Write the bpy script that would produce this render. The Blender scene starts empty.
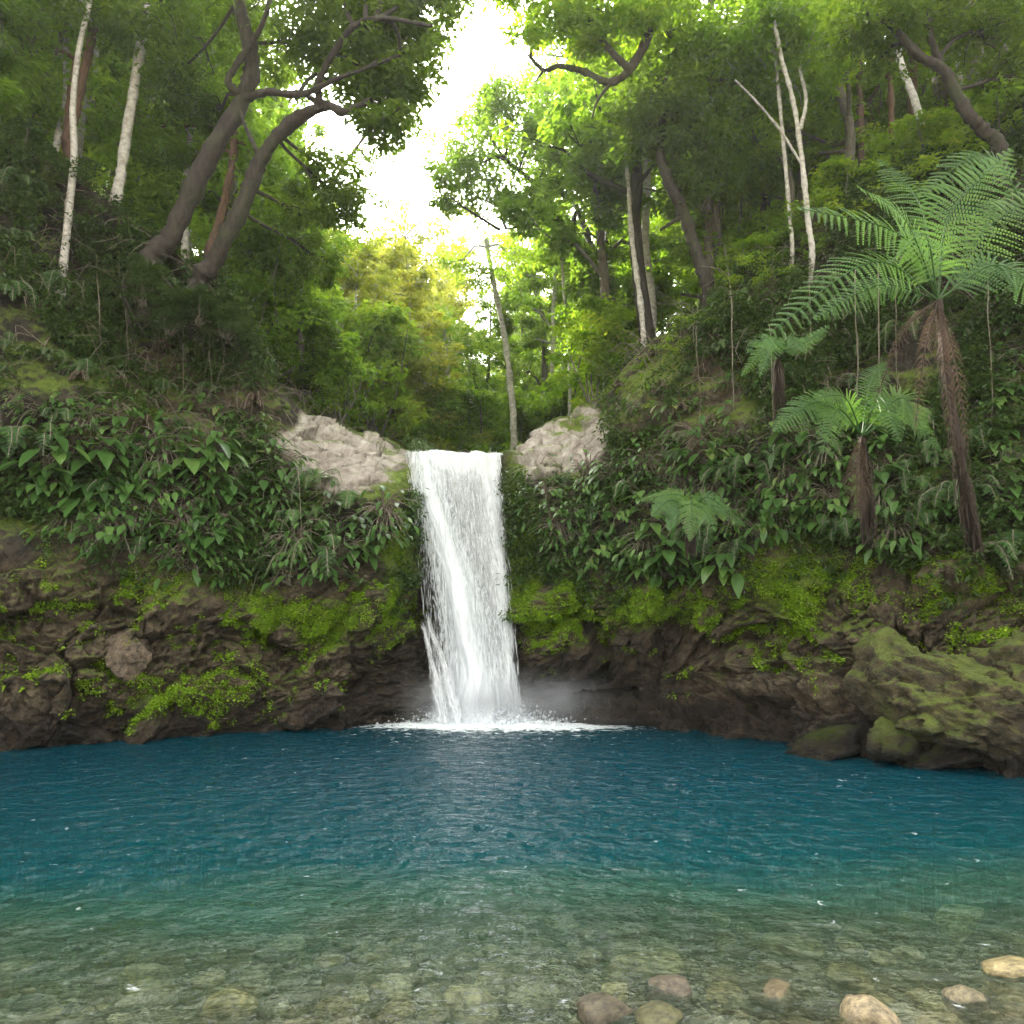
import bpy, math, random
import numpy as np
from math import radians as R, sin, cos, pi, exp
from mathutils import Vector

# ------------------------------------------------------------------ camera, world, sun, exposure
sc = bpy.context.scene
CAMZ, F, PITCH = 1.7, 731.0, R(10.0)
cam = bpy.data.objects.new('camera', bpy.data.cameras.new('camera'))
sc.collection.objects.link(cam)
cam.location = (0, 0, CAMZ)
cam.rotation_euler = (R(90) + PITCH, 0, 0)
cam.data.sensor_width = 36
cam.data.lens = 36 * F / 1024
cam.data.clip_start = .05
cam.data.clip_end = 600
sc.camera = cam

SUN_EL, SUN_AZ = R(38), R(-43)          # azimuth measured from +Y towards +X
world = bpy.data.worlds.new('World'); sc.world = world
world.use_nodes = True
wn, wl = world.node_tree.nodes, world.node_tree.links
wn.clear()
sky = wn.new('ShaderNodeTexSky'); sky.sky_type = 'NISHITA'; sky.sun_disc = False
sky.sun_elevation = SUN_EL; sky.sun_rotation = SUN_AZ
sky.air_density = 1.0; sky.dust_density = 3.0
tcw = wn.new('ShaderNodeTexCoord')
cln = wn.new('ShaderNodeTexNoise'); cln.inputs['Scale'].default_value = 2.0; cln.inputs['Detail'].default_value = 5
wl.new(tcw.outputs['Generated'], cln.inputs['Vector'])
clr = wn.new('ShaderNodeMapRange'); clr.inputs[1].default_value = .25; clr.inputs[2].default_value = .6
clr.inputs[3].default_value = .55; clr.inputs[4].default_value = .95
wl.new(cln.outputs['Fac'], clr.inputs[0])
cmx = wn.new('ShaderNodeMix'); cmx.data_type = 'RGBA'
cmx.inputs[7].default_value = (13.0, 12.6, 12.2, 1)          # thin bright cloud over the sky
wl.new(clr.outputs[0], cmx.inputs[0]); wl.new(sky.outputs[0], cmx.inputs[6])
# glow added to the cloud up the valley, for water glints and backlit leaves
nv_ = wn.new('ShaderNodeVectorMath'); nv_.operation = 'DOT_PRODUCT'; nv_.inputs[1].default_value = (-.12, .80, .58); wl.new(tcw.outputs['Generated'], nv_.inputs[0])
gm = wn.new('ShaderNodeMapRange'); gm.interpolation_type = 'SMOOTHSTEP'; wl.new(nv_.outputs['Value'], gm.inputs[0])
for i_, x_ in enumerate((.5, .98, .85, 4.2)): gm.inputs[i_ + 1].default_value = x_
gs_ = wn.new('ShaderNodeVectorMath'); gs_.operation = 'SCALE'; wl.new(cmx.outputs[2], gs_.inputs[0]); wl.new(gm.outputs[0], gs_.inputs['Scale'])
bg = wn.new('ShaderNodeBackground'); bg.inputs[1].default_value = .09
wl.new(gs_.outputs[0], bg.inputs[0])
wo = wn.new('ShaderNodeOutputWorld'); wl.new(bg.outputs[0], wo.inputs[0])

sun = bpy.data.objects.new('sun', bpy.data.lights.new('sun', 'SUN'))
sc.collection.objects.link(sun)
sun.data.energy = 5.0; sun.data.angle = R(.6); sun.data.color = (1, .93, .80)
_d = Vector((sin(SUN_AZ) * cos(SUN_EL), cos(SUN_AZ) * cos(SUN_EL), sin(SUN_EL)))
sun.rotation_euler = (-_d).to_track_quat('-Z', 'Y').to_euler()
sun.location = (0, 0, 40)

sc.view_settings.view_transform = 'Standard'; sc.view_settings.look = 'None'
sc.view_settings.gamma = 1; sc.view_settings.use_curve_mapping = False
sc.view_settings.exposure = 2.08
sc.render.engine = 'CYCLES'
cy = sc.cycles
cy.max_bounces = 8; cy.diffuse_bounces = 6; cy.glossy_bounces = 3; cy.transmission_bounces = 4
cy.transparent_max_bounces = 24; cy.volume_bounces = 1
cy.caustics_reflective = False; cy.caustics_refractive = True
cy.sample_clamp_indirect = 4; cy.sample_clamp_direct = 0
cy.use_denoising = True
cy.volume_step_rate = 2.0
HAZE = 0.0010

# ------------------------------------------------------------------ projection helpers
CP, SP = cos(PITCH), sin(PITCH)
def ray(px, py):
    xc, yc = (px - 512) / F, (512 - py) / F
    return np.array((xc, CP - SP * yc, SP + CP * yc))
def P(px, py, Y):
    r = ray(px, py); t = Y / r[1]
    return np.array((r[0] * t, Y, CAMZ + r[2] * t))
def Pz(px, py, z):
    r = ray(px, py); t = (z - CAMZ) / r[2]
    return np.array((r[0] * t, r[1] * t, z))
def proj(p):
    p = np.asarray(p); x, y, z = p[..., 0], p[..., 1], p[..., 2] - CAMZ
    d = np.maximum(y * CP + z * SP, 1e-3); u = -y * SP + z * CP
    return 512 + F * x / d, 512 - F * u / d

# ------------------------------------------------------------------ numpy noise
def _h(ix, iy, iz, s):
    M = np.uint32
    with np.errstate(over='ignore'):
        h = ix.astype(np.int64).astype(M) * M(374761393) + iy.astype(np.int64).astype(M) * M(668265263) \
            + iz.astype(np.int64).astype(M) * M(2147483647) + M(s * 7919 + 13)
        h = (h ^ (h >> M(13))) * M(1274126177)
        h = (h ^ (h >> M(16))) * M(2246822519)
        h = h ^ (h >> M(15))
    return (h & M(0xFFFFFF)).astype(np.float64) / 0xFFFFFF
def vnoise(p, s=0):
    i = np.floor(p); f = p - i; f = f * f * f * (f * (f * 6 - 15) + 10)
    x, y, z = i[..., 0], i[..., 1], i[..., 2]; r = 0
    for dx in (0, 1):
        wx = f[..., 0] if dx else 1 - f[..., 0]
        for dy in (0, 1):
            wy = f[..., 1] if dy else 1 - f[..., 1]
            for dz in (0, 1):
                wz = f[..., 2] if dz else 1 - f[..., 2]
                r = r + wx * wy * wz * _h(x + dx, y + dy, z + dz, s)
    return r * 2 - 1
def fbm(p, o=4, s=0, g=.5):
    a, r, n = 1., 0., 0.
    for k in range(o):
        r = r + a * vnoise(p * (2.03 ** k) + 17.3 * k, s + k); n += a; a *= g
    return r / n
def voro(p, s=0):
    i = np.floor(p); f1 = np.full(p.shape[:-1], 9.); f2 = f1.copy(); cid = np.zeros_like(f1)
    for dx in (-1, 0, 1):
        for dy in (-1, 0, 1):
            for dz in (-1, 0, 1):
                c = i + np.array((dx, dy, dz)); a, b, e = c[..., 0], c[..., 1], c[..., 2]
                q = c + np.stack([_h(a, b, e, s + 1), _h(a, b, e, s + 2), _h(a, b, e, s + 3)], -1)
                d = np.sqrt(((q - p) ** 2).sum(-1)); n = _h(a, b, e, s + 4)
                m = d < f1
                f2 = np.where(m, f1, np.minimum(f2, d)); cid = np.where(m, n, cid); f1 = np.where(m, d, f1)
    return f1, f2, cid
def facets(p, s=0, A=1., B=1.):
    """height of broken rock: every Voronoi cell is its own tilted plane"""
    i = np.floor(p); f1 = np.full(p.shape[:-1], 9.); f2 = f1.copy(); hh = np.zeros_like(f1)
    for dx in (-1, 0, 1):
        for dy in (-1, 0, 1):
            for dz in (-1, 0, 1):
                c = i + np.array((dx, dy, dz)); a, b, e = c[..., 0], c[..., 1], c[..., 2]
                v = p - (c + np.stack([_h(a, b, e, s + 1), _h(a, b, e, s + 2), _h(a, b, e, s + 3)], -1))
                d = np.sqrt((v ** 2).sum(-1))
                g = np.stack([_h(a, b, e, s + 5), _h(a, b, e, s + 6), _h(a, b, e, s + 7)], -1) - .5
                h = A * (_h(a, b, e, s + 4) - .5) + B * 2 * (g * v).sum(-1)
                m = d < f1
                f2 = np.where(m, f1, np.minimum(f2, d)); hh = np.where(m, h, hh); f1 = np.where(m, d, f1)
    return hh, f2 - f1
def sstep(a, b, x):
    t = np.clip((x - a) / (b - a), 0, 1); return t * t * (3 - 2 * t)

# ------------------------------------------------------------------ mesh / object helpers
def mesh(name, verts, faces, mat=None, attrs=None, smooth=False):
    """faces: an (n,k) array or a list of such arrays"""
    me = bpy.data.meshes.new(name)
    verts = np.asarray(verts, dtype=np.float32)
    if not isinstance(faces, list): faces = [faces]
    faces = [np.asarray(f, dtype=np.int32) for f in faces if len(f)]
    me.vertices.add(len(verts)); me.vertices.foreach_set('co', verts.ravel())
    li = np.concatenate([f.ravel() for f in faces])
    sizes = np.concatenate([np.full(len(f), f.shape[1], np.int32) for f in faces])
    me.loops.add(len(li)); me.loops.foreach_set('vertex_index', li)
    me.polygons.add(len(sizes))
    st = np.zeros(len(sizes), np.int32); st[1:] = np.cumsum(sizes)[:-1]
    me.polygons.foreach_set('loop_start', st)
    me.polygons.foreach_set('use_smooth', np.full(len(sizes), smooth, bool))
    if attrs:
        for k, v in attrs.items():
            v = np.asarray(v, np.float32)
            a = me.attributes.new(k, 'FLOAT', 'POINT'); a.data.foreach_set('value', v)
    me.update(calc_edges=True)
    if mat: me.materials.append(mat)
    return me
def link(name, me, parent=None):
    o = bpy.data.objects.new(name, me); sc.collection.objects.link(o)
    if parent: o.parent = parent
    return o
def tag(o, label=None, cat=None, group=None, kind=None):
    if label: o['label'] = label
    if cat: o['category'] = cat
    if group: o['group'] = group
    if kind: o['kind'] = kind
    return o
def empty(name, loc=(0, 0, 0), rz=0):
    o = bpy.data.objects.new(name, None); sc.collection.objects.link(o)
    o.location = loc; o.rotation_euler = (0, 0, rz); o.empty_display_size = .2
    return o
def copy_tree(src, kids):
    c = src.copy(); sc.collection.objects.link(c)
    for k in kids:
        d = k.copy(); sc.collection.objects.link(d); d.parent = c
    return c
ORD = ['first', 'second', 'third', 'fourth', 'fifth', 'sixth', 'seventh', 'eighth', 'ninth', 'tenth', 'eleventh', 'twelfth',
       'thirteenth', 'fourteenth', 'fifteenth', 'sixteenth', 'seventeenth', 'eighteenth', 'nineteenth', 'twentieth']
def ordinal(i):
    if i < 20: return ORD[i]
    t = ['twenty', 'thirty', 'forty', 'fifty'][i // 10 - 1 if i < 60 else 3] if False else None
    tens = {2: 'twenty', 3: 'thirty', 4: 'forty', 5: 'fifty'}
    n = i + 1
    if n % 10 == 0: return {20: 'twentieth', 30: 'thirtieth', 40: 'fortieth', 50: 'fiftieth'}[n]
    return tens[n // 10] + '-' + ORD[n % 10 - 1]

class Geo:
    """collects verts / faces / a random attribute, becomes ONE mesh"""
    def __init__(s): s.v = []; s.f = {}; s.r = []; s.n = 0
    def add(s, v, f, r=0.):
        v = np.asarray(v, float); f = np.asarray(f, int)
        s.v.append(v); s.f.setdefault(f.shape[1], []).append(f + s.n)
        s.r.append(np.broadcast_to(np.asarray(r, float), (len(v),))); s.n += len(v)
    def mesh(s, name, mat, smooth=False):
        return mesh(name, np.concatenate(s.v), [np.concatenate(x) for x in s.f.values()], mat, {'rnd': np.concatenate(s.r)}, smooth)

def norm(a): return a / np.maximum(np.linalg.norm(a, axis=-1, keepdims=True), 1e-9)
def tube(pts, rad, n=7, wob=0., seed=0):
    pts = np.asarray(pts, float); rad = np.broadcast_to(np.asarray(rad, float), (len(pts),))
    t = norm(np.gradient(pts, axis=0))
    a = np.array((0., 0., 1.)) if abs(t[:, 2]).mean() < .9 else np.array((1., 0., 0.))
    u = norm(np.cross(t, a)); w = np.cross(t, u)
    ang = np.linspace(0, 2 * pi, n, endpoint=False)
    rr = rad[:, None] * np.ones((1, n))
    if wob:
        q = np.stack([np.cos(ang)[None, :] + 0 * rr, np.sin(ang)[None, :] + 0 * rr, np.arange(len(pts))[:, None] * .4 + 0 * rr], -1)
        rr = rr * (1 + wob * vnoise(q * 1.6 + seed * 3.1, seed))
    v = pts[:, None] + rr[..., None] * (np.cos(ang)[None, :, None] * u[:, None] + np.sin(ang)[None, :, None] * w[:, None])
    i = np.arange(len(pts) - 1)[:, None] * n; j = np.arange(n)[None, :]; k = (j + 1) % n
    f = np.stack([i + j, i + k, i + n + k, i + n + j], -1).reshape(-1, 4)
    return v.reshape(-1, 3), f
def spline(pts, n):
    pts = np.asarray(pts, float)
    q = np.vstack([2 * pts[0] - pts[1], pts, 2 * pts[-1] - pts[-2]])
    u = np.linspace(0, len(pts) - 1 - 1e-6, n); i = u.astype(int); f = (u - i)[:, None]
    a, b, c, d = q[i], q[i + 1], q[i + 2], q[i + 3]
    return .5 * (2 * b + (c - a) * f + (2 * a - 5 * b + 4 * c - d) * f ** 2 + (3 * b - a - 3 * c + d) * f ** 3)

# ------------------------------------------------------------------ materials
def newmat(name):
    m = bpy.data.materials.new(name); m.use_nodes = True; n = m.node_tree.nodes; n.clear()
    return m, n, m.node_tree.links
def ramp(n, stops):
    r = n.new('ShaderNodeValToRGB'); e = r.color_ramp.elements
    while len(e) < len(stops): e.new(.5)
    for x, (p, c) in zip(e, stops): x.position = p; x.color = (*c, 1)
    return r
def noise(n, l, scale, detail=4, vec=None, rough=.55, dist=0):
    t = n.new('ShaderNodeTexNoise'); t.inputs['Scale'].default_value = scale; t.inputs['Detail'].default_value = detail
    t.inputs['Roughness'].default_value = rough; t.inputs['Distortion'].default_value = dist
    if vec: l.new(vec, t.inputs['Vector'])
    return t
def mixc(n, l, fac, a, b):
    m = n.new('ShaderNodeMix'); m.data_type = 'RGBA'
    for s, v in ((0, fac), (6, a), (7, b)):
        if isinstance(v, (int, float)): m.inputs[s].default_value = v
        elif isinstance(v, tuple): m.inputs[s].default_value = (*v, 1)
        else: l.new(v, m.inputs[s])
    return m.outputs[2]
def math_(n, l, op, a, b=0, c=None, clamp=False):
    m = n.new('ShaderNodeMath'); m.operation = op; m.use_clamp = clamp
    for s, v in enumerate((a, b) if c is None else (a, b, c)):
        if isinstance(v, (int, float)): m.inputs[s].default_value = v
        else: l.new(v, m.inputs[s])
    return m.outputs[0]
def maprange(n, l, v, a, b, c=0, d=1):
    m = n.new('ShaderNodeMapRange'); l.new(v, m.inputs[0])
    for i, x in enumerate((a, b, c, d)): m.inputs[i + 1].default_value = x
    return m.outputs[0]

def leaf_mat(name, stops, trans=.45, tcol=(1.5, 1.7, .5), rough=.45, var=.35, spec=.3):
    m, n, l = newmat(name)
    at = n.new('ShaderNodeAttribute'); at.attribute_name = 'rnd'
    oi = n.new('ShaderNodeObjectInfo')
    x = math_(n, l, 'MULTIPLY_ADD', oi.outputs['Random'], var, math_(n, l, 'MULTIPLY', at.outputs['Fac'], 1 - var))
    rp = ramp(n, stops); l.new(x, rp.inputs[0])
    pb = n.new('ShaderNodeBsdfPrincipled'); l.new(rp.outputs[0], pb.inputs['Base Color'])
    pb.inputs['Roughness'].default_value = rough; pb.inputs['Specular IOR Level'].default_value = spec
    tr = n.new('ShaderNodeBsdfTranslucent')
    mu = n.new('ShaderNodeMix'); mu.data_type = 'RGBA'; mu.blend_type = 'MULTIPLY'; mu.inputs[0].default_value = 1
    l.new(rp.outputs[0], mu.inputs[6]); mu.inputs[7].default_value = (*tcol, 1); l.new(mu.outputs[2], tr.inputs[0])
    ms = n.new('ShaderNodeMixShader'); ms.inputs[0].default_value = trans
    l.new(pb.outputs[0], ms.inputs[1]); l.new(tr.outputs[0], ms.inputs[2])
    o = n.new('ShaderNodeOutputMaterial'); l.new(ms.outputs[0], o.inputs[0])
    return m
G0 = (.055, .11, .020); G1 = (.105, .20, .030); G2 = (.175, .275, .040); G3 = (.28, .33, .06)
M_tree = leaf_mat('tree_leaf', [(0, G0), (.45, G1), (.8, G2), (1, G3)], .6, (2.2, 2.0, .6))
M_glow = leaf_mat('sunny_tree_leaf', [(0, (.12, .17, .028)), (.5, (.20, .25, .04)), (1, (.34, .34, .08))], .62, (1.9, 1.8, .8))  # sun glow put into the colour: paler, yellower leaves
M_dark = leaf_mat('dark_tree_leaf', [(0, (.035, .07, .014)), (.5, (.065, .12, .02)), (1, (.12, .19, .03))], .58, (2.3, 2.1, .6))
M_broad = leaf_mat('broad_leaf', [(0, (.03, .07, .018)), (.45, (.06, .135, .03)), (.8, (.12, .21, .05)), (1, (.24, .26, .09))], .3, (1.7, 1.8, .5), .36)
M_under = leaf_mat('undergrowth_leaf', [(0, (.025, .05, .015)), (.6, (.05, .095, .022)), (1, (.11, .13, .04))], .3, (1.6, 1.7, .5))
M_creep = leaf_mat('creeper_leaf', [(0, (.09, .19, .012)), (.6, (.19, .32, .018)), (1, (.32, .43, .035))], .3, (1.5, 1.6, .4), .5)
M_fern = leaf_mat('fern_leaf', [(0, (.04, .095, .03)), (.5, (.07, .15, .042)), (1, (.13, .22, .05))], .35, (1.6, 1.7, .5), .45)
M_dead = leaf_mat('dead_frond', [(0, (.04, .026, .018)), (1, (.12, .078, .052))], .15, (1.2, 1, .8), .8)

def bark_mat(name, c0, c1, sc_=(9, 9, 2.2), moss=.3):
    m, n, l = newmat(name)
    tc = n.new('ShaderNodeTexCoord'); mp = n.new('ShaderNodeMapping'); mp.inputs['Scale'].default_value = sc_
    l.new(tc.outputs['Object'], mp.inputs[0])
    a = noise(n, l, 1.6, 6, mp.outputs[0], .65); rp = ramp(n, [(.3, c0), (.62, c1)]); l.new(a.outputs['Fac'], rp.inputs[0])
    b = noise(n, l, 1.3, 4, tc.outputs['Object'])
    f = maprange(n, l, b.outputs['Fac'], .5, .68, 0, moss)
    col = mixc(n, l, f, rp.outputs[0], (.05, .075, .02))
    pb = n.new('ShaderNodeBsdfPrincipled'); l.new(col, pb.inputs['Base Color']); pb.inputs['Roughness'].default_value = .85
    bp = n.new('ShaderNodeBump'); bp.inputs['Strength'].default_value = .8; bp.inputs['Distance'].default_value = .03
    l.new(a.outputs['Fac'], bp.inputs['Height']); l.new(bp.outputs[0], pb.inputs['Normal'])
    o = n.new('ShaderNodeOutputMaterial'); l.new(pb.outputs[0], o.inputs[0])
    return m
M_bark = bark_mat('dark_bark', (.010, .008, .006), (.042, .033, .025))
M_pale = bark_mat('pale_bark', (.20, .18, .15), (.56, .53, .48), (5, 5, 7), .12)
M_grey = bark_mat('grey_bark', (.05, .042, .032), (.16, .14, .11))
M_red = bark_mat('reddish_bark', (.05, .028, .018), (.15, .085, .055))
M_vine = bark_mat('vine_bark', (.09, .07, .05), (.26, .22, .17), (20, 20, 3), .2)
M_fibre = bark_mat('fern_trunk_fibre', (.010, .007, .005), (.055, .034, .023), (30, 30, 2.5), .05)

def rock_mat(name, cols, moss_col=((.06, .10, .010), (.18, .25, .016)), scale=1., base_moss=0., wet_z=.5, use_attr=True, bump=1.):
    m, n, l = newmat(name)
    ge = n.new('ShaderNodeNewGeometry'); pos = ge.outputs['Position']
    a = noise(n, l, 1.1 * scale, 8, pos, .62, .4); b = noise(n, l, 6 * scale, 8, pos, .7); c = noise(n, l, 26 * scale, 5, pos, .7)
    rp = ramp(n, [(.28, cols[0]), (.5, cols[1]), (.72, cols[2])]); l.new(a.outputs['Fac'], rp.inputs[0])
    rp2 = ramp(n, [(.36, (.35, .35, .35)), (.64, (1.65, 1.6, 1.5))]); l.new(b.outputs['Fac'], rp2.inputs[0])
    mu = n.new('ShaderNodeMix'); mu.data_type = 'RGBA'; mu.blend_type = 'MULTIPLY'; mu.inputs[0].default_value = .95
    l.new(rp.outputs[0], mu.inputs[6]); l.new(rp2.outputs[0], mu.inputs[7])
    so = n.new('ShaderNodeAttribute'); so.attribute_name = 'soil'
    sr = ramp(n, [(.35, (.012, .010, .007)), (.65, (.05, .038, .024))]); l.new(b.outputs['Fac'], sr.inputs[0])
    rock_c = mixc(n, l, so.outputs['Fac'], mu.outputs[2], sr.outputs[0])
    pa = n.new('ShaderNodeAttribute'); pa.attribute_name = 'pale'
    pn_ = noise(n, l, 2.6, 7, pos, .6, .8); pr = ramp(n, [(.3, (.10, .085, .065)), (.44, (.30, .26, .22)), (.7, (.55, .50, .44))]); l.new(pn_.outputs['Fac'], pr.inputs[0])
    rock_c = mixc(n, l, pa.outputs['Fac'], rock_c, pr.outputs[0])
    # pale lichen specks
    vo = n.new('ShaderNodeTexVoronoi'); vo.inputs['Scale'].default_value = 9 * scale; l.new(pos, vo.inputs['Vector'])
    lf = math_(n, l, 'MULTIPLY', maprange(n, l, vo.outputs['Distance'], .18, .10), maprange(n, l, b.outputs['Fac'], .55, .7, 0, .35))
    col = mixc(n, l, lf, rock_c, (.30, .28, .24))
    # moss: on faces that look up, plus where the attribute says it grows
    sp = n.new('ShaderNodeSeparateXYZ'); l.new(ge.outputs['Normal'], sp.inputs[0])
    up = maprange(n, l, sp.outputs[2], .1, .85, 0, .5)
    at = n.new('ShaderNodeAttribute'); at.attribute_name = 'moss'
    mm = math_(n, l, 'SUBTRACT', math_(n, l, 'ADD', up, at.outputs['Fac'] if use_attr else base_moss), math_(n, l, 'MULTIPLY', pa.outputs['Fac'], .27))
    mm = math_(n, l, 'ADD', mm, maprange(n, l, a.outputs['Fac'], .3, .7, -.35, .35))
    mm = math_(n, l, 'ADD', mm, maprange(n, l, c.outputs['Fac'], .3, .7, -.18, .18))
    mf = maprange(n, l, mm, .42, .72)
    mr = ramp(n, [(.3, moss_col[0]), (.7, moss_col[1])]); l.new(b.outputs['Fac'], mr.inputs[0])
    col = mixc(n, l, mf, col, mr.outputs[0])
    # wet band by the water (and on wet faces)
    sz = n.new('ShaderNodeSeparateXYZ'); l.new(pos, sz.inputs[0])
    wz = maprange(n, l, math_(n, l, 'MULTIPLY_ADD', b.outputs['Fac'], -.5, sz.outputs[2]), wet_z - .35, wet_z, 1, 0)
    wa = n.new('ShaderNodeAttribute'); wa.attribute_name = 'wet'
    w = math_(n, l, 'MAXIMUM', wz, wa.outputs['Fac'], clamp=True)
    dk = n.new('ShaderNodeMix'); dk.data_type = 'RGBA'; dk.blend_type = 'MULTIPLY'; l.new(w, dk.inputs[0])
    l.new(col, dk.inputs[6]); dk.inputs[7].default_value = (.38, .37, .38, 1)
    pb = n.new('ShaderNodeBsdfPrincipled'); l.new(dk.outputs[2], pb.inputs['Base Color'])
    l.new(maprange(n, l, w, 0, 1, .85, .28), pb.inputs['Roughness'])
    h = math_(n, l, 'ADD', math_(n, l, 'MULTIPLY', b.outputs['Fac'], 1.), math_(n, l, 'MULTIPLY', c.outputs['Fac'], .5))
    h = math_(n, l, 'MULTIPLY', h, math_(n, l, 'MULTIPLY_ADD', pa.outputs['Fac'], -.7, 1.0))
    bp = n.new('ShaderNodeBump'); bp.inputs['Strength'].default_value = 1; bp.inputs['Distance'].default_value = .16 * bump / scale
    l.new(h, bp.inputs['Height']); l.new(bp.outputs[0], pb.inputs['Normal'])
    o = n.new('ShaderNodeOutputMaterial'); l.new(pb.outputs[0], o.inputs[0])
    return m
M_cliff = rock_mat('cliff_rock', ((.036, .028, .018), (.105, .080, .050), (.21, .165, .11)))
M_boulder = rock_mat('boulder_rock', ((.03, .024, .016), (.072, .057, .037), (.135, .11, .074)), base_moss=.14, use_attr=False)
M_mossy = rock_mat('mossy_boulder_rock', ((.045, .038, .02), (.09, .075, .035), (.15, .125, .07)), ((.06, .09, .012), (.17, .21, .026)), base_moss=.36, use_attr=False, wet_z=.35)
M_round = rock_mat('round_rock', ((.09, .07, .05), (.20, .155, .11), (.36, .29, .22)), base_moss=-.3, use_attr=False, scale=1.6)
M_ledge = rock_mat('ledge_rock', ((.16, .125, .10), (.36, .30, .25), (.62, .55, .48)), ((.13, .13, .012), (.28, .25, .02)), base_moss=-.16, use_attr=False, wet_z=-5)

def stone_mat():
    m, n, l = newmat('river_stone')
    oi = n.new('ShaderNodeObjectInfo'); tc = n.new('ShaderNodeTexCoord')
    rp = ramp(n, [(0, (.06, .05, .035)), (.25, (.13, .11, .065)), (.5, (.24, .21, .13)), (.75, (.19, .175, .13)), (1, (.38, .34, .22))])
    rp.color_ramp.interpolation = 'CONSTANT' if False else 'LINEAR'
    l.new(oi.outputs['Random'], rp.inputs[0])
    a = noise(n, l, 3, 8, tc.outputs['Object'], .65); b = noise(n, l, 22, 4, tc.outputs['Object'], .7)
    r2 = ramp(n, [(.36, (.4, .4, .4)), (.64, (1.6, 1.6, 1.5))]); l.new(a.outputs['Fac'], r2.inputs[0])
    mu = n.new('ShaderNodeMix'); mu.data_type = 'RGBA'; mu.blend_type = 'MULTIPLY'; mu.inputs[0].default_value = 1
    l.new(rp.outputs[0], mu.inputs[6]); l.new(r2.outputs[0], mu.inputs[7])
    oc = n.new('ShaderNodeMix'); oc.data_type = 'RGBA'; oc.blend_type = 'MULTIPLY'; oc.inputs[0].default_value = 1
    l.new(mu.outputs[2], oc.inputs[6]); l.new(oi.outputs['Color'], oc.inputs[7])
    pb = n.new('ShaderNodeBsdfPrincipled'); l.new(oc.outputs[2], pb.inputs['Base Color']); pb.inputs['Roughness'].default_value = .5
    bp = n.new('ShaderNodeBump'); bp.inputs['Strength'].default_value = .5; bp.inputs['Distance'].default_value = .02
    l.new(math_(n, l, 'ADD', a.outputs['Fac'], math_(n, l, 'MULTIPLY', b.outputs['Fac'], .4)), bp.inputs['Height']); l.new(bp.outputs[0], pb.inputs['Normal'])
    o = n.new('ShaderNodeOutputMaterial'); l.new(pb.outputs[0], o.inputs[0])
    return m
M_stone = stone_mat()

def ground_mat(name, cols, scale):
    m, n, l = newmat(name)
    ge = n.new('ShaderNodeNewGeometry')
    a = noise(n, l, scale, 8, ge.outputs['Position'], .68)
    v = n.new('ShaderNodeTexVoronoi'); v.inputs['Scale'].default_value = scale * 4; l.new(ge.outputs['Position'], v.inputs['Vector'])
    rp = ramp(n, [(.3, cols[0]), (.5, cols[1]), (.7, cols[2])]); l.new(a.outputs['Fac'], rp.inputs[0])
    col = mixc(n, l, math_(n, l, 'MULTIPLY', v.outputs['Color'], .4), rp.outputs[0], cols[2])
    pb = n.new('ShaderNodeBsdfPrincipled'); l.new(col, pb.inputs['Base Color']); pb.inputs['Roughness'].default_value = .85
    bp = n.new('ShaderNodeBump'); bp.inputs['Strength'].default_value = .7; bp.inputs['Distance'].default_value = .05
    l.new(v.outputs['Distance'], bp.inputs['Height']); l.new(bp.outputs[0], pb.inputs['Normal'])
    o = n.new('ShaderNodeOutputMaterial'); l.new(pb.outputs[0], o.inputs[0])
    return m
M_bed = ground_mat('pool_bed_gravel', ((.09, .08, .05), (.20, .18, .11), (.34, .31, .20)), 5)
M_soil = ground_mat('forest_soil', ((.02, .018, .010), (.045, .04, .02), (.06, .08, .02)), 2)

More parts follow.
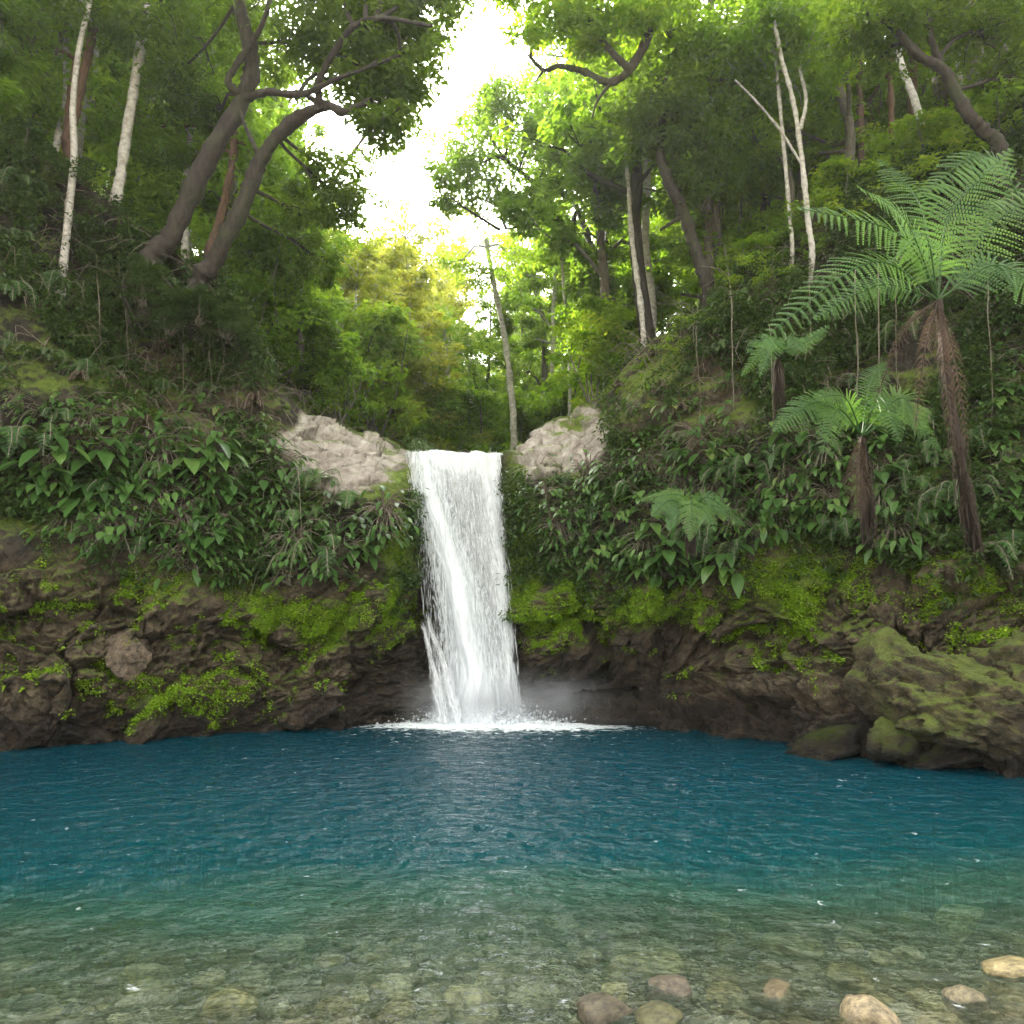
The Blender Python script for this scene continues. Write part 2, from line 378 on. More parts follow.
def water_mat():
    m, n, l = newmat('pool_water')
    ge = n.new('ShaderNodeNewGeometry')
    mp = n.new('ShaderNodeMapping'); mp.inputs['Scale'].default_value = (1.1, 1.45, 1); l.new(ge.outputs['Position'], mp.inputs[0])
    a = noise(n, l, 2.6, 3, mp.outputs[0], .5, .3); b = noise(n, l, 9, 3, mp.outputs[0], .55, .4); c = noise(n, l, 30, 2, mp.outputs[0])
    h = math_(n, l, 'MULTIPLY_ADD', b.outputs['Fac'], .30, math_(n, l, 'MULTIPLY', a.outputs['Fac'], 1.0))
    h = math_(n, l, 'MULTIPLY_ADD', c.outputs['Fac'], .035, h)
    bp = n.new('ShaderNodeBump'); bp.inputs['Strength'].default_value = 1; bp.inputs['Distance'].default_value = .19
    l.new(h, bp.inputs['Height'])
    dp = n.new('ShaderNodeAttribute'); dp.attribute_name = 'depth'
    k = maprange(n, l, dp.outputs['Fac'], 0, 1)
    body = ramp(n, [(0, (.10, .16, .09)), (.38, (.035, .125, .085)), (.7, (.0, .058, .068)), (1, (.0, .034, .052))]); l.new(k, body.inputs[0])
    df = n.new('ShaderNodeBsdfDiffuse'); l.new(body.outputs[0], df.inputs[0])
    tp = n.new('ShaderNodeBsdfRefraction'); tp.inputs['IOR'].default_value = 1.22; tp.inputs['Roughness'].default_value = 0; l.new(bp.outputs[0], tp.inputs['Normal']); tint = ramp(n, [(0, (.93, .97, .93)), (1, (.4, .75, .7))]); l.new(k, tint.inputs[0]); l.new(tint.outputs[0], tp.inputs[0])
    t0 = n.new('ShaderNodeBsdfTransparent'); l.new(tint.outputs[0], t0.inputs[0]); th = n.new('ShaderNodeMixShader'); th.inputs[0].default_value = .3
    l.new(t0.outputs[0], th.inputs[1]); l.new(tp.outputs[0], th.inputs[2])
    fo = n.new('ShaderNodeMixShader'); l.new(dp.outputs['Fac'], fo.inputs[0]); l.new(th.outputs[0], fo.inputs[1]); l.new(df.outputs[0], fo.inputs[2])
    gl = n.new('ShaderNodeBsdfGlossy'); gl.inputs['Roughness'].default_value = .02; l.new(bp.outputs[0], gl.inputs['Normal'])
    fr = n.new('ShaderNodeFresnel'); fr.inputs['IOR'].default_value = 1.33; l.new(bp.outputs[0], fr.inputs['Normal'])
    s1 = n.new('ShaderNodeMixShader'); l.new(fr.outputs[0], s1.inputs[0]); l.new(fo.outputs[0], s1.inputs[1]); l.new(gl.outputs[0], s1.inputs[2])
    # aerated foam
    fa = n.new('ShaderNodeAttribute'); fa.attribute_name = 'foam'
    fn = noise(n, l, 5, 6, mp.outputs[0], .7, .6)
    ff = math_(n, l, 'ADD', fa.outputs['Fac'], maprange(n, l, fn.outputs['Fac'], .3, .7, -.55, .55))
    ff = maprange(n, l, ff, .42, .75)
    fd = n.new('ShaderNodeBsdfDiffuse'); fd.inputs[0].default_value = (.8, .86, .88, 1)
    s2 = n.new('ShaderNodeMixShader'); l.new(ff, s2.inputs[0]); l.new(s1.outputs[0], s2.inputs[1]); l.new(fd.outputs[0], s2.inputs[2])
    o = n.new('ShaderNodeOutputMaterial'); l.new(s2.outputs[0], o.inputs[0])
    return m
M_water = water_mat()

def fall_mat(name, lo, hi, sx, sy, soft=.12, emis=0):
    """falling water: white scattering where it is broken, clear between the threads. u,v attributes run across / down."""
    m, n, l = newmat(name)
    au = n.new('ShaderNodeAttribute'); au.attribute_name = 'u'; av = n.new('ShaderNodeAttribute'); av.attribute_name = 'v'
    de = n.new('ShaderNodeAttribute'); de.attribute_name = 'dens'
    cb = n.new('ShaderNodeCombineXYZ')
    l.new(math_(n, l, 'MULTIPLY', au.outputs['Fac'], sx), cb.inputs[0]); l.new(math_(n, l, 'MULTIPLY', av.outputs['Fac'], sy), cb.inputs[1])
    a = noise(n, l, 1, 5, cb.outputs[0], .62, .3)
    cb2 = n.new('ShaderNodeCombineXYZ')
    l.new(math_(n, l, 'MULTIPLY', au.outputs['Fac'], sx * 3.7), cb2.inputs[0]); l.new(math_(n, l, 'MULTIPLY', av.outputs['Fac'], sy * 2.6), cb2.inputs[1])
    b = noise(n, l, 1, 3, cb2.outputs[0], .6)
    x = math_(n, l, 'MULTIPLY_ADD', b.outputs['Fac'], .45, math_(n, l, 'MULTIPLY', a.outputs['Fac'], .55))
    x = math_(n, l, 'ADD', x, math_(n, l, 'SUBTRACT', de.outputs['Fac'], .5))
    al = maprange(n, l, x, .5 - soft, .5 + soft, lo, hi)
    df = n.new('ShaderNodeBsdfDiffuse'); df.inputs[0].default_value = (.93, .96, .98, 1)
    tl = n.new('ShaderNodeBsdfTranslucent'); tl.inputs[0].default_value = (.93, .96, .98, 1)
    gl = n.new('ShaderNodeBsdfGlossy'); gl.inputs['Roughness'].default_value = .3
    m1 = n.new('ShaderNodeMixShader'); m1.inputs[0].default_value = .5; l.new(df.outputs[0], m1.inputs[1]); l.new(tl.outputs[0], m1.inputs[2])
    m2 = n.new('ShaderNodeMixShader'); m2.inputs[0].default_value = .06; l.new(m1.outputs[0], m2.inputs[1]); l.new(gl.outputs[0], m2.inputs[2])
    tp = n.new('ShaderNodeBsdfTransparent')
    m3 = n.new('ShaderNodeMixShader'); l.new(al, m3.inputs[0]); l.new(tp.outputs[0], m3.inputs[1]); l.new(m2.outputs[0], m3.inputs[2])
    o = n.new('ShaderNodeOutputMaterial'); l.new(m3.outputs[0], o.inputs[0])
    return m
M_curtain = fall_mat('curtain_water', .0, .92, 24, 2.8, .12)
M_jet = fall_mat('stream_water', .0, 1.0, 9, 1.3, .30)
M_thread = fall_mat('thread_water', .75, .95, 1, 1)

# ------------------------------------------------------------------ terrain height
def H(x, y):
    x = np.asarray(x, float); y = np.asarray(y, float)
    d = np.where(x < -2.8, -2.8 - x, np.where(x > .3, x - .3, 0.))
    mx = 17.
    return 6.0 + .09 * np.maximum(y - 17, 0) + .22 * np.maximum(y - 27, 0) + mx * (1 - np.exp(-.88 * d / mx)) + .5 * vnoise(np.stack([x * .25, y * .25, x * 0], -1), 5) * np.clip(d / 3, 0, 1)

# ------------------------------------------------------------------ the cliff (one surface round the pool)
FR = [0, .08, .16, .26, .38, .5, .62, .75, .88, 1]
N_ = lambda *a: list(a)
# px, waterline py, top py, outward dir, Y offsets per fraction
COLS = [
 (-900, 830, 60, (-1, -.1), N_(0, 0, .1, .2, .3, .5, .8, 1.2, 1.6, 2.2)),
 (-420, 792, 40, (-1, .0), N_(0, 0, .1, .2, .3, .5, .8, 1.2, 1.6, 2.2)),
 (-150, 760, 90, (-.95, .3), N_(0, 0, .1, .2, .3, .5, .8, 1.1, 1.4, 2.0)),
 (0, 750, 140, (-.9, .4), N_(0, .05, .1, .1, .3, .6, .9, 1.7, 1.9, 1.9)),
 (90, 744, 190, (-.8, .6), N_(0, -.05, .05, .1, .25, .55, .9, 2.1, 2.4, 1.7)),
 (170, 739, 250, (-.7, .7), N_(0, .0, .1, .15, .3, .6, .9, 2.0, 2.3, 1.5)),
 (225, 735, 300, (-.6, .8), N_(0, .05, .15, .15, .3, .55, .8, 1.5, 1.8, 1.3)),
 (262, 732, 375, (-.5, .86), N_(0, .05, .15, .1, .2, .4, .6, .8, 1.1, 1.7)),
 (305, 730, 412, (-.4, .9), N_(0, .1, .2, .1, .0, .0, .2, .5, 1.2, 2.6)),
 (350, 728, 430, (-.3, .95), N_(.2, .25, .35, .2, -.1, -.1, .0, .2, 1.1, 2.6)),
 (390, 726, 443, (-.15, 1), N_(.4, .45, .4, .3, .0, -.1, -.1, .0, .9, 2.4)),
 (408, 725, 452, (0, 1), N_(.45, .4, .3, .3, .5, .6, .5, .6, 1.0, 1.9)),
 (430, 721, 454, (0, 1), N_(.5, .5, .55, .75, 1.1, 1.2, 1.1, 1.0, .9, .75)),
 (465, 719, 454, (0, 1), N_(1.3, 1.3, 1.3, 1.3, 1.2, 1.1, 1.0, .9, .75, .6)),
 (500, 719, 454, (0, 1), N_(1.2, 1.2, 1.2, 1.2, 1.1, 1.0, .9, .8, .7, .6)),
 (514, 722, 450, (.1, 1), N_(1.0, 1.0, 1.0, .9, .7, .6, .6, .6, .7, 1.5)),
 (540, 724, 428, (.3, .95), N_(.7, .9, .9, .6, .2, .1, .1, .2, .9, 2.4)),
 (590, 727, 405, (.4, .9), N_(.5, .8, .8, .4, .1, .1, .2, .4, 1.2, 2.8)),
 (640, 730, 352, (.5, .86), N_(.4, .8, .8, .3, .1, .2, .4, .8, 1.3, 2.0)),
 (700, 735, 312, (.6, .8), N_(.2, .7, .9, .3, .2, .4, .6, .9, 1.2, 1.8)),
 (770, 743, 250, (.7, .7), N_(.1, .3, .5, .3, .4, .8, 1.2, 1.5, 1.6, 2.0)),
 (850, 752, 195, (.8, .6), N_(.0, .2, .5, .5, .8, 1.3, 1.9, 2.3, 2.3, 2.6)),
 (940, 761, 150, (.9, .45), N_(.0, .3, .6, .6, 1.0, 1.5, 2.0, 2.5, 2.5, 2.8)),
 (1040, 773, 100, (.95, .3), N_(.0, .4, .7, .8, 1.1, 1.5, 2.0, 2.4, 2.5, 2.8)),
 (1200, 792, 60, (1, .15), N_(.0, .4, .6, .8, 1.0, 1.4, 1.8, 2.2, 2.4, 2.6)),
 (1600, 840, 40, (1, 0), N_(.0, .2, .4, .6, .8, 1.0, 1.3, 1.6, 1.8, 2.0)),
]
ctrl = []
for px, pyw, pyt, od, offs in COLS:
    w = Pz(px, pyw, 0.)
    rows = []
    o0 = offs[0]
    r = ray(px, pyw); Yw = w[1]
    base = P(px, pyw, Yw + o0)
    b2 = base.copy(); b2[2] = 0
    rows.append(b2 + np.array((0, .3, -5.))); rows.append(b2 + np.array((0, .1, -.7)))
    for f, o_ in zip(FR, offs):
        q = P(px, pyw + (pyt - pyw) * f, Yw + o_)
        if f == 0: q[2] = 0.
        rows.append(q)
    top = rows[-1]; ov = np.array((*od, 0.)); ov /= np.linalg.norm(ov)
    for d in (.7, 2., 5., 12., 28.):
        q = top + ov * d
        h = float(H(q[0], q[1])) + .05
        wgt = min(1., d / 6.)
        z = (top[2] + .25 * min(d, 2)) * (1 - wgt) + h * wgt
        if 410 < px < 510: z = top[2] - .02 + (h + .0 - top[2]) * wgt - .1
        q[2] = z; rows.append(q)
    ctrl.append(rows)
ctrl = np.array(ctrl)                                    # cols x rows x 3
NROW = ctrl.shape[1]
def cat(c, us):                                          # catmull along axis 0
    q = np.concatenate([2 * c[:1] - c[1:2], c, 2 * c[-1:] - c[-2:-1]])
    i = np.minimum(us.astype(int), len(c) - 2); f = (us - i).reshape(-1, *([1] * (c.ndim - 1)))
    a, b, d, e = q[i], q[i + 1], q[i + 2], q[i + 3]
    return .5 * (2 * b + (d - a) * f + (2 * a - 5 * b + 4 * d - e) * f ** 2 + (3 * b - a - 3 * d + e) * f ** 3)
us = []
for i in range(len(COLS) - 1):
    a, b = COLS[i][0], COLS[i + 1][0]
    n_ = 12 if (b < -100 or a > 1100) else max(12, int((b - a) / 1.0))
    us += list(i + np.arange(n_) / n_)
us.append(len(COLS) - 1)
vs = []
for j in range(NROW - 1):
    n_ = 6 if j == 0 else 16 if j == 1 else 42 if j < 11 else (26, 24, 18, 14, 8)[j - 11]
    vs += list(j + np.arange(n_) / n_)
vs.append(NROW - 1)
us = np.array(us, float); vs = np.array(vs, float)
Sg = cat(ctrl, us); Sg = np.moveaxis(cat(np.moveaxis(Sg, 1, 0), vs), 0, 1)      # NU x NV x 3
NU, NV = Sg.shape[:2]
def gnormal(g):
    n = np.cross(np.gradient(g, axis=0), np.gradient(g, axis=1)); return norm(n)
Nn = gnormal(Sg)
if Nn[NU // 3, NV // 3, 1] > 0: Nn = -Nn
gx, gy = proj(Sg)
# region weights (world-height based mostly)
zz = Sg[..., 2]
front = (vs <= 11.0)[None, :] * np.ones((NU, 1))
rocky = 1 - sstep(2.2, 3.4, zz + .6 * vnoise(Sg * .5, 3))
q = Sg * np.array((1., 1., 1.15)); q = q + .42 * np.stack([vnoise(Sg * .7, 11), vnoise(Sg * .7, 12), vnoise(Sg * .7, 13)], -1)
rt = np.array(((.86, 0, .5), (0, 1, 0), (-.5, 0, .86))); q = q @ rt.T
q = q + .12 * np.stack([fbm(Sg * 2.2, 3, 15), fbm(Sg * 2.2, 3, 16), fbm(Sg * 2.2, 3, 17)], -1)
f1, f2, cid = voro(q * np.array((.62, .62, 1.05)), 21)
crk = sstep(.0, .22, f2 - f1)
rdg = 1 - np.abs(fbm(q * np.array((1.1, 1.1, 2.2)), 4, 55)) * 2.2
hA, eA = facets(q * np.array((.7, .7, 1.15)), 23, .75, .55); hB, eB = facets(q * np.array((2.1, 2.1, 3.3)) + 3, 29, .20, .26)
blk = hA + hB - .16 * (1 - sstep(0, .07, eA)) - .05 * (1 - sstep(0, .09, eB)) + .12 * (rdg - .6)
f1b = f2b = cidb = 0 * f1
blk2 = 0 * ((cidb - .5) * .36 * sstep(0, .2, f2b - f1b) - (1 - sstep(0, .10, f2b - f1b)) * .04) * (.45 + .55 * sstep(-.3, .3, vnoise(Sg * .9, 57)))
hC, eC = facets(q * np.array((6., 6., 9.)) + 7, 37, .06, .10)
blk2 = blk2 + hC + .07 * (.5 - np.abs(fbm(Sg * np.array((4, 4, 6)), 4, 35)) * 2.2)
soft = .35 * fbm(Sg * .7, 4, 41) + .12 * fbm(Sg * 2.6, 4, 43)
edgefade = np.clip(np.minimum(vs - 0., 1.), 0, 1)[None, :]
disp = rocky * (blk + blk2 + .16 * fbm(Sg * 1.3, 5, 51)) + (1 - rocky) * soft + .03 * fbm(Sg * 9, 3, 61)
blob0 = lambda cx, cy, rx, ry: np.exp(-((((gx - cx) / rx) ** 2 + ((gy - cy) / ry) ** 2) ** 2))
nearfall = np.exp(-(((gx - 468) / 44.) ** 2) ** 3)
lp = np.clip(sstep(.2, .6, blob0(345, 450, 62, 46)) + sstep(.2, .6, blob0(552, 436, 56, 42)), 0, 1)
f1c, f2c, cidc = voro(np.stack([Sg[..., 0] * 1.3, Sg[..., 1] * 1.3, Sg[..., 2] * 4], -1) + .5 * fbm(Sg * 1.5, 3, 66)[..., None], 67)
disp = disp * (1 - .6 * lp) + lp * (facets(np.stack([Sg[..., 0] * 1.5, Sg[..., 1] * 1.5, Sg[..., 2] * 4.2], -1), 69, .20, .16)[0] - .06 * (1 - sstep(0, .1, f2c - f1c)) + .05 * fbm(Sg * np.array((2, 2, 8)), 4, 68))
disp = disp * edgefade * (1 - .75 * nearfall * front)
disp = np.where(vs[None, :] > 11, disp * .6, disp)
Sd = Sg + Nn * disp[..., None]
Nd = gnormal(Sd)
if (Nd * Nn).sum() < 0: Nd = -Nd
gx, gy = proj(Sd)
def blob(cx, cy, rx, ry, pw=1):
    return np.exp(-((((gx - cx) / rx) ** 2 + ((gy - cy) / ry) ** 2) ** pw))
moss = .0 + .25 * (1 - rocky)
for b in [(330, 620, 60, 26, .7), (400, 560, 22, 45, .9), (265, 610, 30, 22, .5), (150, 590, 90, 25, .35), (40, 560, 60, 40, .35),
          (525, 560, 20, 70, .9), (560, 610, 40, 30, .6), (640, 615, 60, 22, .75), (790, 590, 60, 45, .8), (960, 590, 70, 30, .35),
          (870, 620, 90, 25, .3), (600, 370, 40, 30, .4), (512, 500, 10, 50, .8), (200, 680, 120, 40, .12), (800, 650, 60, 30, .2)]:
    moss = np.maximum(moss, b[4] * blob(*b[:4]))
moss = moss - .3 * blob(440, 680, 60, 60) - .25 * sstep(1.2, .3, Sd[..., 2])
soil = sstep(2.6, 3.6, Sd[..., 2] + .4 * vnoise(Sd, 4)) * (1 - blob(180, 400, 90, 45)) * (1 - .8 * blob(690, 400, 90, 70))
pe = .35 * fbm(Sd * 1.8, 4, 97)
pale = np.clip(sstep(.25, .5, blob(350, 450, 68, 46, 2) + pe) + sstep(.25, .5, blob(546, 437, 62, 42, 2) + pe), 0, 1) * front * (1 - nearfall)
soil = soil * (1 - pale)
moss = moss + .55 * (blob(403, 474, 16, 22) + blob(508, 476, 14, 22) + .8 * blob(575, 420, 14, 16) + .5 * blob(640, 375, 45, 32))
wet = np.clip(1.1 * blob(400, 670, 50, 75, 2) + 1.1 * blob(590, 690, 90, 45, 2) + nearfall * front, 0, 1)
idx = np.arange(NU * NV).reshape(NU, NV)
fc = np.stack([idx[:-1, :-1], idx[1:, :-1], idx[1:, 1:], idx[:-1, 1:]], -1).reshape(-1, 4)
if Nn[NU // 3, NV // 3] @ np.cross(Sd[NU // 3 + 1, NV // 3] - Sd[NU // 3, NV // 3], Sd[NU // 3, NV // 3 + 1] - Sd[NU // 3, NV // 3]) < 0:
    fc = fc[:, ::-1]
cliff = link('cliff', mesh('cliff', Sd.reshape(-1, 3), fc, M_cliff, {'moss': moss.ravel(), 'wet': wet.ravel(), 'soil': soil.ravel(), 'pale': pale.ravel()}, True))
tag(cliff, 'brown craggy rock walls wrapping round the pool under the forest', 'cliff', kind='structure')

# surface lookup by picture position (front faces of the cliff), used only to choose WHERE on the rock something grows
Ff = (vs <= 13.2)
LX, LY = gx[:, Ff].ravel(), gy[:, Ff].ravel()
LP, LN = Sd[:, Ff].reshape(-1, 3), Nd[:, Ff].reshape(-1, 3)
BK = {}
for k_, (a, b) in enumerate(zip((LX // 8).astype(int), (LY // 8).astype(int))):
    BK.setdefault((a, b), []).append(k_)
def surf(px, py):
    best = None
    for a in (-1, 0, 1):
        for b in (-1, 0, 1):
            for k_ in BK.get((int(px // 8) + a, int(py // 8) + b), ()):
                d = (LX[k_] - px) ** 2 + (LY[k_] - py) ** 2 + .0
                s_ = d + 40 * LP[k_, 1]
                if best is None or s_ < best[0]: best = (s_, k_)
    if best is None: return None
    return LP[best[1]], LN[best[1]]

# ------------------------------------------------------------------ forest floor beyond
tx = np.linspace(-75, 75, 220); ty = np.linspace(23, 115, 130)
X, Y = np.meshgrid(tx, ty, indexing='ij'); Z = H(X, Y) - .22
idx = np.arange(X.size).reshape(X.shape)
fc = np.stack([idx[:-1, :-1], idx[1:, :-1], idx[1:, 1:], idx[:-1, 1:]], -1).reshape(-1, 4)
tag(link('terrain', mesh('terrain', np.stack([X, Y, Z], -1).reshape(-1, 3), fc, M_soil, None, True)), 'forested valley sides rising beyond the falls', 'hillside', kind='structure')

# ------------------------------------------------------------------ pool bed and shore
def bed(x, y):
    z = np.interp(y, [-120, -30, 0, 2.2, 3.3, 4.3, 5.3, 6.4, 8, 11, 18], [6, 1.5, .33, .10, -.08, -.22, -.50, -.80, -1.16, -2.2, -3.2])
    sh = .06 * np.clip((x - 0) / 2.5, -1, 1.5)
    p = np.stack([x, y, x * 0], -1)
    z = z + .20 * fbm(p * .42, 2, 73) * np.clip((y - 4.2) / 1.5, 0, 1)
    return z + sh * np.clip(1 - (y - 5) / 3, 0, 1) + .05 * vnoise(p * 1.2, 71) + .012 * vnoise(p * 3, 72)
bx = np.concatenate([np.linspace(-80, -14, 12), np.linspace(-13.5, 13.5, 900), np.linspace(14, 80, 12)])
by = np.concatenate([np.linspace(-120, -3, 14), np.linspace(-2.8, 9, 520), np.linspace(9.3, 19, 24)])
X, Y = np.meshgrid(bx, by, indexing='ij'); Z = bed(X, Y)
idx = np.arange(X.size).reshape(X.shape)
fc = np.stack([idx[:-1, :-1], idx[1:, :-1], idx[1:, 1:], idx[:-1, 1:]], -1).reshape(-1, 4)
tag(link('ground', mesh('ground', np.stack([X, Y, Z], -1).reshape(-1, 3), fc, M_bed, None, True)), 'gravel bed of the pool rising to the shore', 'ground', kind='structure')

# water surface
wx = np.linspace(-14, 14, 760); wy = np.concatenate([np.linspace(1.2, 9, 420), np.linspace(9.02, 18.6, 300)])
X, Y = np.meshgrid(wx, wy, indexing='ij')
p2 = np.stack([X + .25 * Y, Y * 1.25, 0 * X], -1)
fallx, fally = -.6, 15.9
rr = np.hypot(X - fallx, (Y - fally))
wv = .014 * fbm(p2 * 1.5, 3, 81) + .008 * vnoise(p2 * 4.6, 84) + .004 * vnoise(p2 * 9, 85) + .022 * np.sin(rr * 7 + 3 * vnoise(p2 * .5, 86)) * np.exp(-rr / 5.) * .5
wv += .06 * np.exp(-(rr / 1.4) ** 2) * (1 + .8 * vnoise(np.stack([X * 4, Y * 4, 0 * X], -1), 87))
wv *= np.clip(.35 + .65 * sstep(2, 6, Y), 0, 1)
BD = -bed(X, Y)
dopt = 1 - np.exp(-np.maximum(BD, 0) * .85 - 1.9 * np.maximum(BD - .36, 0))
foam = 1.6 * np.exp(-((X + .55) / 1.7) ** 2 - ((Y - 15.75) / .75) ** 2) + .60 * np.exp(-((X - .4) / 2.1) ** 2 - ((Y - 15.15) / .6) ** 2) + .45 * np.exp(-(rr / 2.8) ** 2)
# foam and lapping water against the rocks
idx = np.arange(X.size).reshape(X.shape)
fc = np.stack([idx[:-1, :-1], idx[1:, :-1], idx[1:, 1:], idx[:-1, 1:]], -1).reshape(-1, 4)
tag(link('water', mesh('water', np.stack([X, Y, wv], -1).reshape(-1, 3), fc, M_water, {'depth': dopt.ravel(), 'foam': np.clip(foam, 0, 1.3).ravel()}, True)),
    'teal blue pool, clear over the stones in front', 'water', kind='structure')

# ------------------------------------------------------------------ waterfall
rng = np.random.default_rng(7)
wf = empty('waterfall', (-.8, 15.9, 0))
tag(wf, 'white waterfall plunging over the dark rock lip into the pool', 'waterfall')
def sheet(name, L, Rr, nu, nv, yfun, bulge, mat, dens, seed, rough=.05, parent=None):
    """L, Rr: lists of (px, py) down the left / right edge; yfun(v): depth down the fall"""
    L = np.array(L, float); Rr = np.array(Rr, float)
    v = np.linspace(0, 1, nv); u = np.linspace(0, 1, nu)
    kl = np.linspace(0, 1, len(L))
    lx = np.interp(v, kl, L[:, 0]); ly = np.interp(v, kl, L[:, 1])
    rx = np.interp(v, kl, Rr[:, 0]); ry = np.interp(v, kl, Rr[:, 1])
    g = np.zeros((nu, nv, 3))
    for j in range(nv):
        for_y = yfun(v[j])
        a = P(lx[j], ly[j], for_y); b = P(rx[j], ry[j], for_y)
        g[:, j] = a[None] * (1 - u[:, None]) + b[None] * u[:, None]
    g[..., 1] -= bulge * np.sin(pi * u)[:, None] * (.3 + .7 * v)[None]
    uu = (u[:, None] * np.ones((1, nv))); W = np.abs(g[-1, :, 0] - g[0, :, 0])[None]
    vv = g[0, 0, 2] - g[..., 2]
    nz = fbm(np.stack([uu * W * 6, vv * 1.1, uu * 0 + seed], -1), 4, seed)
    g[..., 1] -= rough * 1.6 * nz; g[..., 0] += rough * vnoise(np.stack([uu * W * 5 + 9, vv * 1.4, uu * 0], -1), seed + 3)
    g[..., 2] += (.07 * vnoise(np.stack([uu * W * 3, uu * 0, uu * 0 + 1], -1), 2) - .03) * (1 - sstep(0, .12, v))[None] if name != 'rivulet' else 0
    idx = np.arange(nu * nv).reshape(nu, nv)
    fc = np.stack([idx[:-1, :-1], idx[1:, :-1], idx[1:, 1:], idx[:-1, 1:]], -1).reshape(-1, 4)
    o = link(name, mesh(name, g.reshape(-1, 3), fc, mat, {'u': (uu * W + seed).ravel(), 'v': (vv + uu * 0).ravel(), 'dens': dens(uu, v[None] + 0 * uu).ravel()}, True), parent)
    return o, g
def toworld(o, par):
    o.parent = par; o.matrix_parent_inverse = par.matrix_world.inverted()
bpy.context.view_layer.update()
wf.location = (0, 0, 0)
curtL = [(407, 451), (411, 500), (417, 556), (423, 610), (429, 665), (434, 724)]
curtR = [(500, 452), (504, 500), (509, 556), (514, 610), (519, 665), (523, 724)]
yc = lambda off: (lambda v: 17.12 + off - 1.0 * math.sqrt(max(v, 0)) - .12 * v)
def dens_c(u, v):
    d = .535 - .03 * v + .31 * np.exp(-(v / .08) ** 2) + .12 * sstep(.75, 1, v)
    d = d + .16 * np.exp(-((u - .90) / .10) ** 2) - .16 * np.exp(-((u - .10) / .10) ** 2) * sstep(.05, .3, v)
    e = np.minimum(u, 1 - u); return d - .35 * (1 - sstep(0, .09, e)) + .22 * sstep(.8, 1, v)
sheet('curtain', curtL, curtR, 90, 200, yc(0), .10, M_curtain, dens_c, 3, .05, wf)
o2, _ = sheet('curtain', curtL, curtR, 90, 200, yc(-.14), .16, M_curtain, lambda u, v: dens_c(u, v) - .07, 9, .06, wf)
# water sliding up to the lip
gx_ = np.linspace(-2.6, -.22, 40); gy_ = np.linspace(17.02, 23, 60)
X, Y = np.meshgrid(gx_, gy_, indexing='ij')
z0 = float(P(450, 451.5, 17.1)[2])
Zs = z0 + .02 * (Y - 17.1) + .02 * vnoise(np.stack([X * 5, Y * 3, 0 * X], -1), 5) - .05
idx = np.arange(X.size).reshape(X.shape)
fc = np.stack([idx[:-1, :-1], idx[1:, :-1], idx[1:, 1:], idx[:-1, 1:]], -1).reshape(-1, 4)
link('stream_surface', mesh('stream_surface', np.stack([X, Y, Zs], -1).reshape(-1, 3), fc, M_jet,
     {'u': X.ravel(), 'v': Y.ravel(), 'dens': np.full(X.size, .75)}, True), wf)
jetL = [(409, 452), (412, 480), (417, 510), (428, 550), (438, 590), (445, 630), (448, 675), (444, 724)]
jetR = [(436, 452), (441, 480), (450, 510), (465, 550), (478, 590), (488, 630), (499, 675), (511, 724)]
def dens_j(u, v):
    e = np.minimum(u, 1 - u)
    return 1.12 - .82 * (1 - sstep(0, .36, e)) + .10 * sstep(.7, 1, v)
for k, (off, sd) in enumerate(((-.10, 21), (-.24, 27), (-.36, 33))):
    sh_ = 3 * k
    sheet('jet', [(a + sh_, b) for a, b in jetL], [(a - sh_, b) for a, b in jetR], 60, 220, yc(off), .30, M_jet,
          (lambda u, v, k=k: dens_j(u, v) - .05 * k), sd, .06, wf)
# side rivulets bouncing down the rocks at the left foot
riv = [([(421, 590), (424, 625), (430, 650), (440, 690), (447, 724)], [(431, 590), (440, 625), (448, 655), (460, 690), (470, 724)]),
       ([(414, 612), (420, 628), (424, 650), (427, 672), (431, 722)], [(426, 610), (434, 630), (440, 650), (446, 672), (455, 722)])]
for k, (a, b) in enumerate(riv):
    sheet('rivulet', a, b, 24, 90, (lambda v, k=k: 15.42 - .2 * v - .1 * k), .08, M_curtain,
          lambda u, v: .50 - .34 * (1 - sstep(0, .5, np.minimum(u, 1 - u))) + .10 * v - .35 * (1 - sstep(0, .25, v)), 51 + 7 * k, .06, wf)
